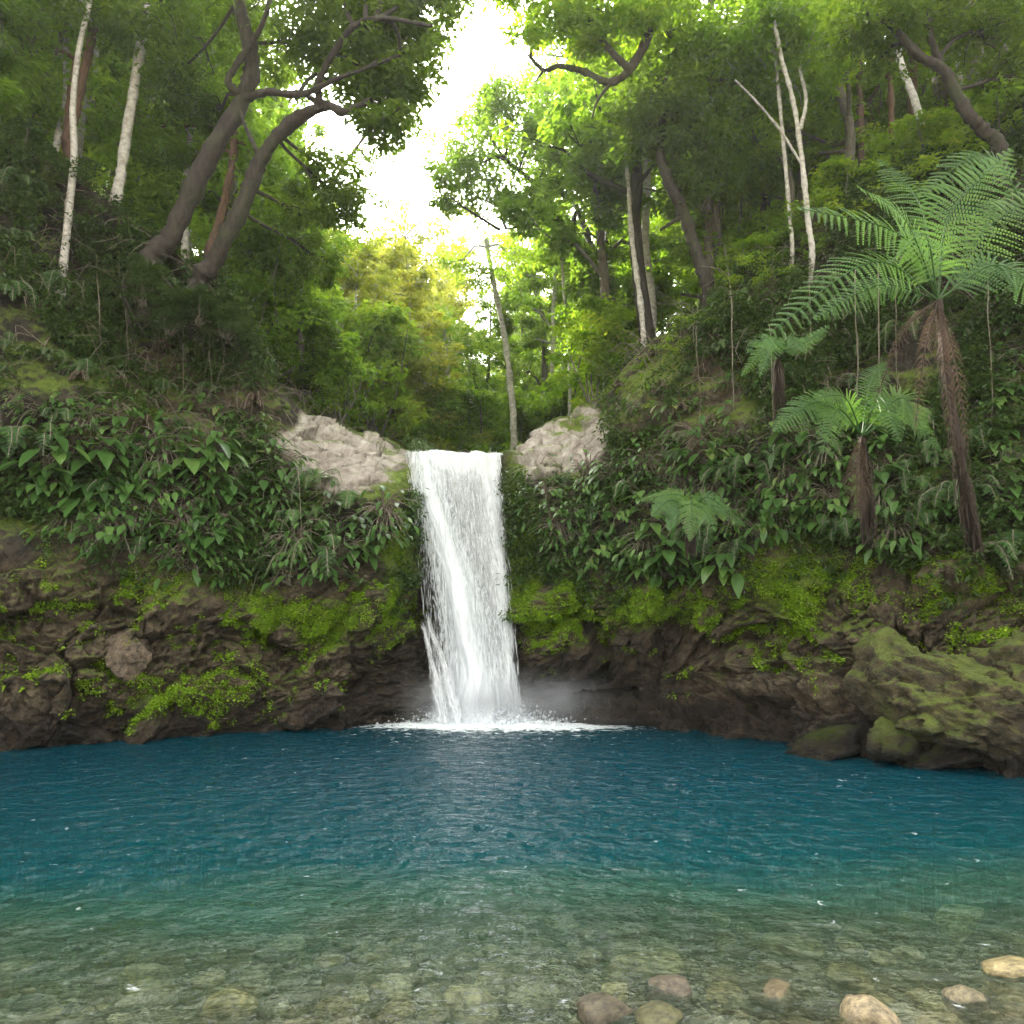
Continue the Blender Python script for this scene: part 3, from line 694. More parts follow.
# flying threads and drops following the fall
def threads(name, n, L, Rr, yf, w0, l0, seed, spread=.12, vpow=1., edge=False):
    r = np.random.default_rng(seed); g = Geo()
    L = np.array(L, float); Rr = np.array(Rr, float); kl = np.linspace(0, 1, len(L))
    v = r.random(n) ** vpow; u = r.random(n)
    if edge: u = np.where(r.random(n) < .5, r.normal(0, .09, n), 1 + r.normal(0, .09, n))
    px = np.interp(v, kl, L[:, 0]) * (1 - u) + np.interp(v, kl, Rr[:, 0]) * u
    py = np.interp(v, kl, L[:, 1]) * (1 - u) + np.interp(v, kl, Rr[:, 1]) * u
    yy = np.array([yf(x) for x in v]) + r.normal(0, spread, n) - .1
    c = np.array([P(a, b, d) for a, b, d in zip(px, py, yy)])
    ln = l0 * (.35 + r.random(n)) * (.6 + v); wd = w0 * (.4 + r.random(n))
    dn = np.stack([.10 + .05 * r.normal(size=n), -.12 + .05 * r.normal(size=n), -np.ones(n)], -1); dn = norm(dn)
    an = r.random(n) * pi; sd = np.stack([np.cos(an), np.sin(an) * .6, 0 * an], -1)
    a_ = c - dn * ln[:, None] / 2; b_ = c + dn * ln[:, None] / 2
    m1 = c + sd * wd[:, None] / 2; m2 = c - sd * wd[:, None] / 2
    vv = np.stack([a_, m1, b_, m2], 1).reshape(-1, 3); f = np.arange(n * 4).reshape(n, 4)
    vv = vv[np.repeat(vv.reshape(n, 4, 3)[:, :, 2].min(1) > -.02, 4)] if False else vv
    return link(name, mesh(name, vv, f, M_thread, None, False), wf)
threads('threads', 3000, curtL, curtR, yc(-.05), .013, .32, 5, .08)
threads('jet_threads', 3200, jetL, jetR, yc(-.30), .018, .36, 6, .10)
threads('spray', 2600, jetL, jetR, yc(-.2), .018, .12, 8, .12, .7, True)
# splash crown where the water lands
r = np.random.default_rng(12); n = 5200
ang = r.random(n) * 2 * pi; rad_ = np.abs(r.normal(0, .62, n)); cx = r.choice([-1.1, -.6, -.1], n)
hh = np.abs(r.normal(0, .22, n)) * np.exp(-rad_) * 1.2
c = np.stack([cx + rad_ * np.cos(ang) * 1.25, 15.75 + rad_ * np.sin(ang) * .75, .02 + hh], -1)
sz = .010 + .022 * r.random(n); d1 = norm(r.normal(size=(n, 3))); d2 = norm(np.cross(d1, r.normal(size=(n, 3))))
vv = np.stack([c - d1 * sz[:, None], c + d2 * sz[:, None], c + d1 * sz[:, None], c - d2 * sz[:, None]], 1).reshape(-1, 3)
sp = link('splash', mesh('splash', vv, np.arange(n * 4).reshape(n, 4), M_thread), wf); sp['kind'] = 'stuff'

# mist drifting off the foot of the falls
m, n_, l_ = newmat('mist')
tc = n_.new('ShaderNodeTexCoord'); ln_ = n_.new('ShaderNodeVectorMath'); ln_.operation = 'LENGTH'; l_.new(tc.outputs['Object'], ln_.inputs[0])
fo_ = maprange(n_, l_, ln_.outputs['Value'], .15, 1.0, 1, 0)
ns = noise(n_, l_, 2.2, 3, tc.outputs['Object'])
dn_ = math_(n_, l_, 'MULTIPLY', math_(n_, l_, 'POWER', fo_, 1.8), maprange(n_, l_, ns.outputs['Fac'], .35, .65, .25, 1))
pv = n_.new('ShaderNodeVolumePrincipled'); pv.inputs['Color'].default_value = (.95, .97, 1, 1); pv.inputs['Anisotropy'].default_value = .2
oi_ = n_.new('ShaderNodeObjectInfo'); sx_ = n_.new('ShaderNodeSeparateColor'); l_.new(oi_.outputs['Color'], sx_.inputs[0])
l_.new(math_(n_, l_, 'MULTIPLY', dn_, math_(n_, l_, 'MULTIPLY', sx_.outputs[0], 3.)), pv.inputs['Density'])
oo = n_.new('ShaderNodeOutputMaterial'); l_.new(pv.outputs[0], oo.inputs['Volume'])
def ico(sub=3):
    import bmesh
    bm = bmesh.new(); bmesh.ops.create_icosphere(bm, subdivisions=sub, radius=1)
    v = np.array([x.co[:] for x in bm.verts]); f = np.array([[y.index for y in x.verts] for x in bm.faces]); bm.free(); return v, f
iv2, if2 = ico(2)
mist_me = mesh('mist', iv2 * 1.0, if2, m)
for c, s, d, lb in (((-.75, 15.6, .35), (1.5, .8, .95), 1.6, 'dense white mist at the foot of the falls'),
                    ((.9, 15.6, .5), (1.9, .8, .8), .5, 'thin mist drifting right from the foot of the falls'),
                    ((-1.9, 15.5, .5), (.8, .7, .9), .15, 'faint mist left of the falls over the dark rocks')):
    o = link('mist', mist_me); o.location = c; o.scale = s; o.color = (d, d, d, 1)
    tag(o, lb, 'mist', kind='stuff')

# ------------------------------------------------------------------ boulders and ledges
def rock(name, mat, size, seed, sub=5, blocky=.35, scale=1.5):
    v, f = ico(sub); v = norm(v)
    p = v * scale + seed * 7.7
    f1, f2, c = voro(p * 1.1, seed)
    d = 1 + .22 * fbm(p, 4, seed) + blocky * ((c - .5) * sstep(0, .25, f2 - f1) * .7 - .16 * (1 - sstep(0, .12, f2 - f1))) + .045 * fbm(p * 5, 4, seed + 5)
    # flatten into facets
    r = np.random.default_rng(seed)
    ang_ = mat in (M_boulder, M_round)
    for k in range(16 if ang_ else 9):
        a = norm(r.normal(size=3)); lim = (.50 + .28 * r.random()) if ang_ else .62 + .3 * r.random()
        h = v @ a * d; d = np.where(h > lim, d * (lim + (h - lim) * (.06 if ang_ else .18)) / np.maximum(h, 1e-6), d)
    d = d + .10 * facets(p * 2.2, seed + 3, .5, .9)[0] + .03 * facets(p * 6, seed + 4, .6, .9)[0]
    if ang_: d = d * 1.35 + .05 * fbm(p * 3, 4, seed + 9)
    return mesh(name, v * d[:, None] * np.asarray(size), f, mat, None, True)
rockdefs = [
 # px, py, Y, size, material, seed, label, category
 ((965, 706, 10.5), (1.30, 1.0, .78), M_mossy, 3, 'largest moss covered olive boulder at the right water edge', 'boulder', 6),
 ((902, 690, 10.9), (.72, .75, .78), M_mossy, 14, 'mossy domed boulder with bright green cap beside the largest boulder', 'boulder', 5),
 ((1030, 676, 10.4), (.75, .7, .62), M_mossy, 17, 'mossy boulder cut by the right picture edge', 'boulder', 5),
 ((893, 738, 10.6), (.42, .4, .30), M_mossy, 19, 'small olive boulder low in front of the domed mossy boulder', 'boulder', 4),
 ((960, 752, 10.2), (.62, .4, .18), M_boulder, 23, 'flat wet brown rock lying in the water below the largest boulder', 'rock', 4),
 ((1008, 757, 10.0), (.34, .3, .16), M_boulder, 29, 'small wet rock at the water line in the right corner', 'rock', 4),
 ((832, 742, 11.6), (.95, .55, .27), M_boulder, 31, 'dark wet rubble boulder between the cliff and the mossy boulders', 'rock', 4),
 ((128, 651, 13.35), (.46, .35, .40), M_round, 71, 'rounded pale rock bulging from the left cliff', 'rock', 5),
 ((152, 706, 13.15), (.32, .3, .24), M_boulder, 79, 'small brown rock low in the left cliff below the round one', 'rock', 4),
]
for (px, py, Y_), s, mt, sd, lb, ct, sub in rockdefs:
    nm = 'boulder' if ct == 'boulder' else 'rock'
    o = link(nm, rock(nm, mt, s, sd, sub, *((.5, 1.9) if mt is M_mossy else ()))); o.location = P(px, py, Y_ + (.45 if py < 715 and mt is M_boulder else .1 if mt is M_boulder else 0)); o.rotation_euler = (0, .45 * sin(sd), .6 * cos(sd)); tag(o, lb, ct)

# ------------------------------------------------------------------ stones of the shallows
stone_mes = []
for k in range(9):
    v, f = ico(4 if k < 4 else 3); p = v * 1.3 + k * 9
    d = 1 + .28 * fbm(p, 3, 200 + k) + .05 * fbm(p * 4, 3, 210 + k)
    r = np.random.default_rng(300 + k)
    for j in range(6):
        a = norm(r.normal(size=3)); lim = .65 + .25 * r.random(); h = v @ a * d
        d = np.where(h > lim, d * (lim + (h - lim) * .25) / np.maximum(h, 1e-6), d)
    stone_mes.append(mesh('stone', v * d[:, None], f, M_stone, None, True))
special = [  # px, py, z, size (x,y,z), tint, label
 (871, 1018, .0, (.135, .11, .085), (3.0, 2.7, 2.5), 'large pale pinkish white stone dry above the water at the front'),
 (603, 1012, .0, (.17, .11, .065), (.42, .36, .33), 'dark brown flat stone breaking the surface at the front centre'),
 (670, 988, -.01, (.12, .09, .06), (.55, .42, .34), 'dark reddish brown stone right of the flat dark front stone'),
 (655, 1020, -.01, (.13, .09, .05), (.42, .52, .22), 'moss green stone at the bottom edge of the picture'),
 (228, 1010, -.12, (.14, .12, .09), (2.0, 1.6, .8), 'rounded yellowish stone under water at the front left'),
 (145, 982, -.24, (.17, .15, .09), (1.5, 1.4, .7), 'wide pale olive stone under water far left'),
 (776, 997, -.05, (.15, .11, .07), (1.7, 1.5, .95), 'yellowish stone left of the large white stone'),
 (845, 978, -.10, (.14, .10, .06), (1.5, 1.3, .8), 'long tan stone just above the large white stone'),
 (790, 946, -.32, (.22, .13, .06), (1.6, 1.6, .9), 'big pale flat stone under clear water right of centre'),
 (958, 920, -.42, (.34, .15, .07), (1.4, 1.3, .65), 'biggest pale olive slab under water at the far right'),
 (650, 966, -.16, (.22, .16, .09), (1.6, 1.5, .8), 'broad light yellow stone above the dark reddish stone'),
 (1010, 970, -.01, (.20, .11, .06), (1.6, 1.4, .9), 'flat tan stone breaking the surface at the right edge'),
 (965, 1000, -.02, (.12, .09, .06), (.9, .85, .8), 'grey brown stone at the water surface near the right corner'),
 (470, 1008, -.10, (.16, .13, .08), (1.5, 1.3, .85), 'light tan stone under water left of the flat dark stone'),
 (530, 1000, -.12, (.13, .10, .07), (1.4, 1.5, 1.3), 'pale grey round stone under water beside the flat dark stone'),
]
placed = []
for k, (px, py, z, s, t, lb) in enumerate(special):
    o = link('stone', stone_mes[k % 4]); o.location = Pz(px, py, z); o.scale = s; mt_ = sum(t) / 3; o.color = (*[.40 * (c_ + mt_) for c_ in t], 1)
    o.rotation_euler = (.15 * sin(k), .15 * cos(k), .8 * sin(k * 2.3)); tag(o, lb, 'stone', 'stones of the shallows'); placed.append((px, py, s[0] * 140))
rng = np.random.default_rng(99)
lst = []; tries = 0
while len(lst) < 240 and tries < 12000:
    tries += 1
    px = rng.uniform(-10, 1034); py = 1030 - 118 * rng.random() ** 1.5
    if px < 420: py = max(py, 940 + rng.random() * 30)
    s = .035 + .09 * rng.random() ** 1.5; s *= (1.25 if py < 960 else 1)
    q = Pz(px, py, -.1); q = Pz(px, py, float(bed(q[0], q[1])) + .03); q = Pz(px, py, float(bed(q[0], q[1])) + .03)
    wpx = s * F / q[1]
    if any((px - a) ** 2 + ((py - b) * 1.9) ** 2 < (.62 * (wpx + c)) ** 2 for a, b, c in placed): continue
    placed.append((px, py, wpx)); lst.append((px, py, s, q))
lst.sort(key=lambda t: -t[1])
rowsz = [l for l in range(0, len(lst), 20)]
rown = ['front', 'second', 'third', 'fourth', 'fifth', 'sixth', 'seventh', 'eighth', 'ninth', 'tenth', 'eleventh', 'farthest']
for ri, st in enumerate(rowsz):
    row = sorted(lst[st:st + 20], key=lambda t: t[0])
    for k, (px, py, s, q) in enumerate(row):
        o = link('stone', stone_mes[int(rng.integers(0, 9))])
        o.location = q; fl = rng.uniform(.28, .5)
        o.scale = (s, s * rng.uniform(.65, .95), s * fl); b = rng.uniform(.6, 1.35)
        w_ = rng.random(); o.color = (b * (1 + .25 * w_), b * (1 + .1 * w_), b * (1 - .15 * w_), 1)
        o.rotation_euler = (rng.normal(0, .12), rng.normal(0, .12), rng.uniform(0, 6.28))
        tone = 'pale' if b > 1.1 else 'mid brown' if b > .85 else 'dark'
        tag(o, '%s stone under shallow water, %s from the left in the %s row of stones' % (tone, ordinal(k), rown[ri]), 'stone', 'stones of the shallows')
# uncountable gravel between them
n = 16000; r = np.random.default_rng(5); vi, fi = ico(1)
gy0 = 2.6 + 4.6 * r.random(n) ** 1.2; gx0 = r.uniform(-1, 1, n) * (gy0 * .78)
gs = r.uniform(.012, .038, n); gz = bed(gx0, gy0) + gs * .2
rm = r.normal(0, .22, (n, len(vi), 1)) + 1
sc3 = np.stack([np.ones(n), r.uniform(.6, 1, n), r.uniform(.35, .7, n)], -1)[:, None] * gs[:, None, None]
vv = vi[None] * rm * sc3 + np.stack([gx0, gy0, gz], -1)[:, None]
ff = (fi[None] + (np.arange(n) * len(vi))[:, None, None]).reshape(-1, 3)
m, n_, l_ = newmat('pebble'); at = n_.new('ShaderNodeAttribute'); at.attribute_name = 'rnd'
rp = ramp(n_, [(0, (.06, .05, .035)), (.5, (.18, .155, .10)), (.85, (.32, .28, .18)), (1, (.5, .45, .34))]); l_.new(at.outputs['Fac'], rp.inputs[0])
pb = n_.new('ShaderNodeBsdfPrincipled'); l_.new(rp.outputs[0], pb.inputs[0]); pb.inputs['Roughness'].default_value = .6
oo = n_.new('ShaderNodeOutputMaterial'); l_.new(pb.outputs[0], oo.inputs[0])
tag(link('gravel', mesh('gravel', vv.reshape(-1, 3), ff, m, {'rnd': np.repeat(r.random(n), len(vi))}, False)), 'small gravel between the stones of the shallows', 'gravel', kind='stuff')

# ------------------------------------------------------------------ leaves
def leaf_cloud(C, Rad, per, ln, wd, rng, flat=.6, droop=.35, hor=None):
    """small folded leaves in clumps: C (K,3) clump centres, Rad (K,) radii, per leaves each"""
    K = len(C); n = K * per
    ci = np.repeat(np.arange(K), per)
    g = rng.normal(size=(n, 3)); g = norm(g) * (rng.random((n, 1)) ** .45); g[:, 2] *= flat
    c = C[ci] + g * Rad[ci][:, None]
    a = rng.random(n) * 2 * pi
    d = np.stack([np.cos(a), np.sin(a), -droop + .45 * rng.normal(size=n)], -1); d = norm(d + .5 * g)
    up = norm(np.stack([.45 * rng.normal(size=n), .45 * rng.normal(size=n), np.ones(n)], -1))
    s = norm(np.cross(d, up)); L = ln * (.6 + .8 * rng.random(n)); W = wd * (.7 + .6 * rng.random(n))
    nrm = np.cross(s, d)
    v = np.stack([c, c + d * (L * .42)[:, None] + s * (W / 2)[:, None] - nrm * (W * .12)[:, None], c + d * L[:, None] - nrm * (L * .12)[:, None],
                  c + d * (L * .42)[:, None] - s * (W / 2)[:, None] - nrm * (W * .12)[:, None]], 1).reshape(-1, 3)
    f = np.arange(n * 4).reshape(n, 4)
    cr = rng.random(K)[ci]
    r = np.repeat(np.clip(.55 * cr + .45 * rng.random(n), 0, 1), 4)
    return v, f, r
def limb(a, b, ra, rb, rng, bend=.15, n=7, sides=6):
    a = np.asarray(a, float); b = np.asarray(b, float); L = np.linalg.norm(b - a)
    m1 = a + (b - a) * .35 + rng.normal(size=3) * L * bend * .6; m2 = a + (b - a) * .7 + rng.normal(size=3) * L * bend * .6
    m1[2] += L * .05
    p = spline([a, m1, m2, b], n)
    return p, tube(p, np.linspace(ra, rb, n), sides)

# ---- generic forest trees (unit metres, origin at the foot): a few patterns, copied
def tree_pattern(seed, h, r0, crown0, cw, K, per, ln, wd, bmat, lmat, lean=0., sparse=1.):
    rng = np.random.default_rng(seed)
    pts = [(0, 0, -2.4), (0, 0, -.6)]
    x = y = 0.
    for k in range(1, 8):
        x += rng.normal(0, .009) * h + lean * h / 8; y += rng.normal(0, .009) * h
        pts.append((x, y, h * .93 * k / 7))
    sp_ = spline(pts, 26); rad = np.interp(np.linspace(0, 1, 26), [0, .06, .5, 1], [r0 * 1.5, r0, r0 * .7, r0 * .18])
    gt = Geo(); gt.add(*tube(sp_, rad, 9, .15, seed)[:2])
    C = []; Rd = []
    nl = 15
    for k in range(nl):
        t = crown0 + (1 - crown0) * (k + rng.random()) / nl
        i = min(int(t * 25), 25); a0 = sp_[i]
        az = rng.random() * 2 * pi; reach = cw * (1 - .55 * ((t - crown0) / (1 - crown0)) ** 1.5) * rng.uniform(.6, 1.1)
        b0 = a0 + np.array((cos(az) * reach, sin(az) * reach, reach * rng.uniform(.25, .7)))
        p, tb = limb(a0, b0, rad[i] * .55, .012, rng); gt.add(*tb)
        m = max(3, K // nl)
        for q in range(m):
            s = rng.uniform(.35, 1.08); c = p[min(int(s * 6), 6)] + rng.normal(size=3) * np.array((.38, .38, .22)) * cw * .42
            C.append(c); Rd.append(rng.uniform(.35, .75) * cw * .24)
            if q % 3 == 0:
                gt.add(*limb(p[min(int(s * 5), 5)], c, .02, .006, rng, n=4, sides=4)[1])
    v, f, r = leaf_cloud(np.array(C), np.array(Rd), per, ln, wd, rng)
    gl = Geo(); gl.add(v, f, r)
    return gt.mesh('trunk', bmat, True), gl.mesh('crown', lmat)
def bush_pattern(seed, w, h, K, per, ln, wd, lmat, bmat):
    rng = np.random.default_rng(seed)
    C = np.stack([rng.normal(0, w * .4, K), rng.normal(0, w * .4, K), h * rng.random(K) ** .8], -1)
    C[:, :2] *= (1.05 - .6 * (C[:, 2:] / h))
    v, f, r = leaf_cloud(C, rng.uniform(.12, .26, K) * w, per, ln, wd, rng)
    gl = Geo(); gl.add(v, f, r); gt = Geo()
    for k in range(0, K, 5): gt.add(*limb((rng.normal(0, .08), rng.normal(0, .08), -.3), C[k], .03, .008, rng, n=5, sides=4)[1])
    return gt.mesh('stem', bmat, True), gl.mesh('foliage', lmat)
PAT = {
 'light': [tree_pattern(9, 11, .12, .25, 2.6, 120, 80, .21, .095, M_grey, M_glow, .03), tree_pattern(10, 12, .12, .3, 2.6, 120, 80, .21, .095, M_pale, M_glow, -.02)],  # their leaf colour stands in for sun glow
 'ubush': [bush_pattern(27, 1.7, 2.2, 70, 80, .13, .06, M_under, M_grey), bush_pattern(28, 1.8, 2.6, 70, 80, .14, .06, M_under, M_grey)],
 'lbush': [bush_pattern(17, 1.6, 2.8, 60, 90, .16, .07, M_glow, M_grey), bush_pattern(18, 1.8, 3.4, 70, 90, .16, .07, M_glow, M_grey)],
 'pale': [tree_pattern(1, 12, .12, .55, 2.1, 84, 80, .20, .09, M_pale, M_tree, .02), tree_pattern(2, 13, .10, .6, 1.9, 80, 80, .20, .09, M_pale, M_tree, -.03)],
 'grey': [tree_pattern(3, 12, .17, .35, 2.6, 120, 80, .20, .09, M_grey, M_tree, .03), tree_pattern(4, 11, .14, .3, 2.5, 120, 80, .20, .09, M_grey, M_tree, -.02)],
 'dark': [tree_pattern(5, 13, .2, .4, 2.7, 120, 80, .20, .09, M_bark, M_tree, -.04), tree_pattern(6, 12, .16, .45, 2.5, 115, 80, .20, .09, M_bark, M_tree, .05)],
 'bush': [bush_pattern(7, 1.6, 2.6, 60, 90, .15, .065, M_tree, M_grey), bush_pattern(8, 1.8, 3.4, 70, 90, .16, .07, M_tree, M_grey)],
}
used = set()
def plant(kind, k, loc, s, rz, sz=None):
    names = ('shrub', 'stem', 'foliage') if 'bush' in kind else ('tree', 'trunk', 'crown')
    t = empty(names[0], loc, rz); t.scale = (s, s, sz or s)
    a = link(names[1], PAT[kind][k][0], t); b = link(names[2], PAT[kind][k][1], t)
    return t
def limit_py(px):
    return np.interp(px, [-400, 270, 300, 340, 400, 425, 470, 495, 520, 560, 640, 1500], [-400, -400, 40, 235, 240, 195, 190, 120, 40, -100, -400, -400])
rng = np.random.default_rng(2024)
recs = []
for ring, (y0, y1, step) in enumerate(((14, 19, 1.9), (19, 26, 2.3), (26, 36, 2.9), (36, 52, 3.9), (52, 74, 6.))):
    yy = y0 + step / 2
    while yy < y1:
        xx = -yy * .82; y_row = yy; yy += step
        while xx < y_row * .82:
            x = xx + rng.uniform(-.45, .45) * step; y = y_row + rng.uniform(-.45, .45) * step
            xx += step
            g = float(H(x, y))
            px, py = proj(np.array((x, y, g)))
            if -3.2 < x < 1.0 and y < 27: continue                    # the stream bed
            # keep off the cliff itself
            if y < 17.5 and (x > -9 - (15.5 - y) * 1.0 and x < 6.5 + (15 - y) * 1.5): 
                if not (abs(x + 1) > 5.2 + max(0, 17.0 - y) * 1.1): continue
            h = rng.uniform(9.5, 15.5)
            lim = float(limit_py(px))
            ztop = float(P(px, lim, y)[2]) - g
            for dx in (-2.0, 2.0):
                pxe = float(proj(np.array((x + dx, y, g)))[0]); ztop = min(ztop, float(P(pxe, float(limit_py(pxe)), y)[2]) - g)
            hmax = ztop
            kind = rng.choice(['pale', 'grey', 'dark', 'bush'], p=[.22, .32, .22, .24])
            if hmax < 6: kind = 'bush'
            if hmax < 1.2: continue
            if y > 24 and 255 < px < 455: kind = 'lbush' if kind == 'bush' else 'light'  # centre-left trees get the leaf colour with painted sun glow
            recs.append([kind, x, y, g, px, min(h, hmax), ring, hmax])
import itertools
lb_ = [(x + rng.uniform(-.6, .6), y + rng.uniform(-.6, .6)) for x, y in itertools.product(np.arange(-21, -10.5, 1.75), np.arange(6.5, 14.6, 1.7)) if float(proj(np.array((x + 1.6, y, 12.)))[0]) < -40]  # trees outside the view, added to keep sun off the pool
for k, (x, y) in enumerate(lb_ + [(-12.5, 11.5), (-14, 8.5), (-12.8, 5.5), (-15, 2.5), (-13, -.5), (-17, 11), (-17.5, 6.5), (-18, 1), (-21, 9), (-21, 4), (-24, 12), (-25, 6), (-15.5, -4), (-20, -3),
                            (11.5, 7), (13, 3.5), (14.5, 9), (17, 5), (13.5, 0), (17, 11), (18, 0)]):
    recs.append([('dark', 'grey')[k % 2], x, y, float(H(x, y)), float(proj(np.array((x, y, 9.)))[0]), 12.5 + 2 * (k % 3), 5, 40])
ringname = ['nearest', 'second', 'third', 'fourth', 'farthest', 'poolside']
kindtxt = {'light': 'pale yellow green tree', 'lbush': 'yellow green shrub', 'pale': 'slender pale trunked tree', 'grey': 'grey trunked leafy tree', 'dark': 'dark trunked spreading tree', 'bush': 'bushy green shrub'}
from collections import defaultdict
byk = defaultdict(list)
for r_ in recs: byk[(r_[0], r_[6])].append(r_)
for (kind, ring), L_ in byk.items():
    L_.sort(key=lambda t: t[4])
    for k, (kd, x, y, g, px, h, rg, hm) in enumerate(L_):
        v = int(rng.integers(0, 2)); base = {'light': 11.5, 'lbush': 3., 'pale': 12.5, 'grey': 11.5, 'dark': 12.5, 'bush': 3.}[kind]
        if 'bush' in kind:
            s = rng.uniform(.8, 1.5); sz = min(s, max(.4, hm / 3.4))
        else:
            sz = h / base; s = max(.75, sz) * rng.uniform(.85, 1.1)
        t = plant(kind, v, (x, y, g - .1), s, rng.random() * 6.28, sz)
        tag(t, '%s, %s from the left of its kind in the %s forest row' % (kindtxt[kind], ordinal(k), ringname[ring]),
            'shrub' if 'bush' in kind else 'tree', 'shrubs between the forest trees' if 'bush' in kind else 'trees of the forest behind the falls')

ex = [(300, 24), (322, 27), (345, 30), (368, 27), (385, 33), (408, 29), (425, 36), (446, 31), (466, 38), (486, 30), (503, 35), (524, 28), (543, 33), (560, 27), (580, 31), (600, 26),
      (335, 40), (375, 42), (415, 44), (455, 46), (495, 44), (535, 42), (575, 40), (400, 25), (480, 26), (440, 25.5)]
for k, (px, y) in enumerate(sorted(ex)):
    x = float(P(px, 400, y)[0]); s = .9 + .5 * rng.random()
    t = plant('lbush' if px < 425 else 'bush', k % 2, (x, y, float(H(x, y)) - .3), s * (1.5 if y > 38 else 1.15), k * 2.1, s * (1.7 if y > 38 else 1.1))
    tag(t, 'leafy shrub over the stream bed behind the falls, %s from the left' % ordinal(k), 'shrub', 'shrubs behind the lip of the falls')
# ---- shrubs and small trees massed on the cliff tops
edge = []
for x0, y0, s in [(10, 150, 1.2), (50, 175, 1.0), (95, 205, .9), (130, 235, .8), (175, 262, .75), (205, 290, .6), (150, 285, .5), (190, 305, .5), (225, 312, .45), (240, 345, .5), (262, 380, .45),
                  (655, 345, .45), (690, 325, .6), (725, 300, .7), (760, 262, .8), (800, 235, .9), (845, 205, 1.0), (890, 185, 1.0), (935, 165, 1.1), (985, 140, 1.2), (1020, 120, 1.2)]:
    g = surf(x0, y0 + 14)
    if g is None: continue
    edge.append((x0, y0, s, g[0]))
for lb, px, py, y, s in (('bushy shrub hiding the foot of the leftmost leaning dark tree', 146, 290, 14.0, .5), ('bushy shrub round the foot of the tree bowing right', 200, 308, 14.1, .42),
                         ('small shrub between the feet of the two leaning trees', 172, 318, 14.0, .42), ('small shrub right of the foot of the bowing tree', 228, 322, 14.4, .45)):
    q_ = P(px, py, y); t = plant('ubush', len(lb) % 2, (q_[0], q_[1], q_[2] - .3), s, len(lb), s * .62); tag(t, lb, 'shrub')
for side, L_ in (('left', [e for e in edge if e[0] < 500]), ('right', [e for e in edge if e[0] > 500])):
    for k, (x0, y0, s, p) in enumerate(L_):
        t = plant('ubush' if side == 'left' else 'bush', k % 2, (p[0], p[1] + .3, p[2] - .4), s * .75, k * 1.7, s * .5)
        tag(t, 'low green shrub on the %s cliff brow, %s from the left' % (side, ordinal(k)), 'shrub', 'shrubs along the cliff brow')

# ---- the big trees one can tell apart
def hero(label, trunks, blobs, bmat, lmat, seed, ln=.165, wd=.07, per=44, dens=1., name='tree', limbs=True):
    """trunks: list of (points (px,py,Y), r0, r1); blobs: (px,py,Y,radius in m, clumps)"""
    rng = np.random.default_rng(seed); gt = Geo(); allp = []
    for pts, r0, r1 in trunks:
        pw = [P(*a) for a in pts]
        if pts is trunks[0][0] or r0 > .1: pw = [pw[0] + norm(pw[0] - pw[1]) * .5 + np.array((0, .75, -.75))] + pw
        p = spline(pw, 10 * len(pw)); rad = np.linspace(r0, r1, len(p)) * (1 + .10 * rng.normal(size=len(p)))
        gt.add(*tube(p, rad, 10, .2, seed)); allp.append(p)
    allp = np.concatenate(allp)
    C = []; Rd = []
    for px, py, Y_, rad, K in blobs:
        c0 = P(px, py, Y_); K = int(K * dens)
        g = norm(rng.normal(size=(K, 3))) * rng.random((K, 1)) ** .5 * rad * np.array((1, 1, .75))
        cc = c0 + g; C.append(cc); Rd.append(rng.uniform(.16, .34, K) * min(rad, 1.4) + .08)
        if limbs:
            near = allp[np.argmin(((allp - c0) ** 2).sum(1))]
            mp, tb = limb(near, c0, .05, .02, rng, .12); gt.add(*tb)
            for q in cc[::3]: gt.add(*limb(mp[int(rng.integers(3, 7))], q, .018, .005, rng, n=5, sides=4)[1])
    root = empty(name, allp[0])
    tag(root, label, 'tree')
    if seed in (11, 12):                                        # roots gripping the brow and hanging under it
        q0 = P(*trunks[0][0][0])
        for k in range(7):
            a = rng.uniform(-2.2, 2.2); o_ = np.array((sin(a), -cos(a), 0.)); L = rng.uniform(.7, 1.6)
            rp_ = spline([q0 + o_ * .05, q0 + o_ * .3 + np.array((rng.normal(0, .1), 0, -.2 - .2 * rng.random())), q0 + o_ * (.35 + .3 * rng.random()) + np.array((rng.normal(0, .2), .1, -.3 - .4 * L)), q0 + o_ * .55 + np.array((rng.normal(0, .3), .35, -.4 - L))], 14)
            g_ = Geo(); g_.add(*tube(rp_, np.linspace(.065, .010, 14), 7, .3, k)); ro = link('root', g_.mesh('root', bmat, True), root); ro.location = -Vector(allp[0])
    tr = link('trunk', gt.mesh('trunk', bmat, True), root); tr.location = -Vector(allp[0])
    if C:
        v, f, r = leaf_cloud(np.concatenate(C), np.concatenate(Rd), per, ln, wd, rng)
        gl = Geo(); gl.add(v, f, r)
        cr = link('crown', gl.mesh('crown', lmat), root); cr.location = -Vector(allp[0])
    return root
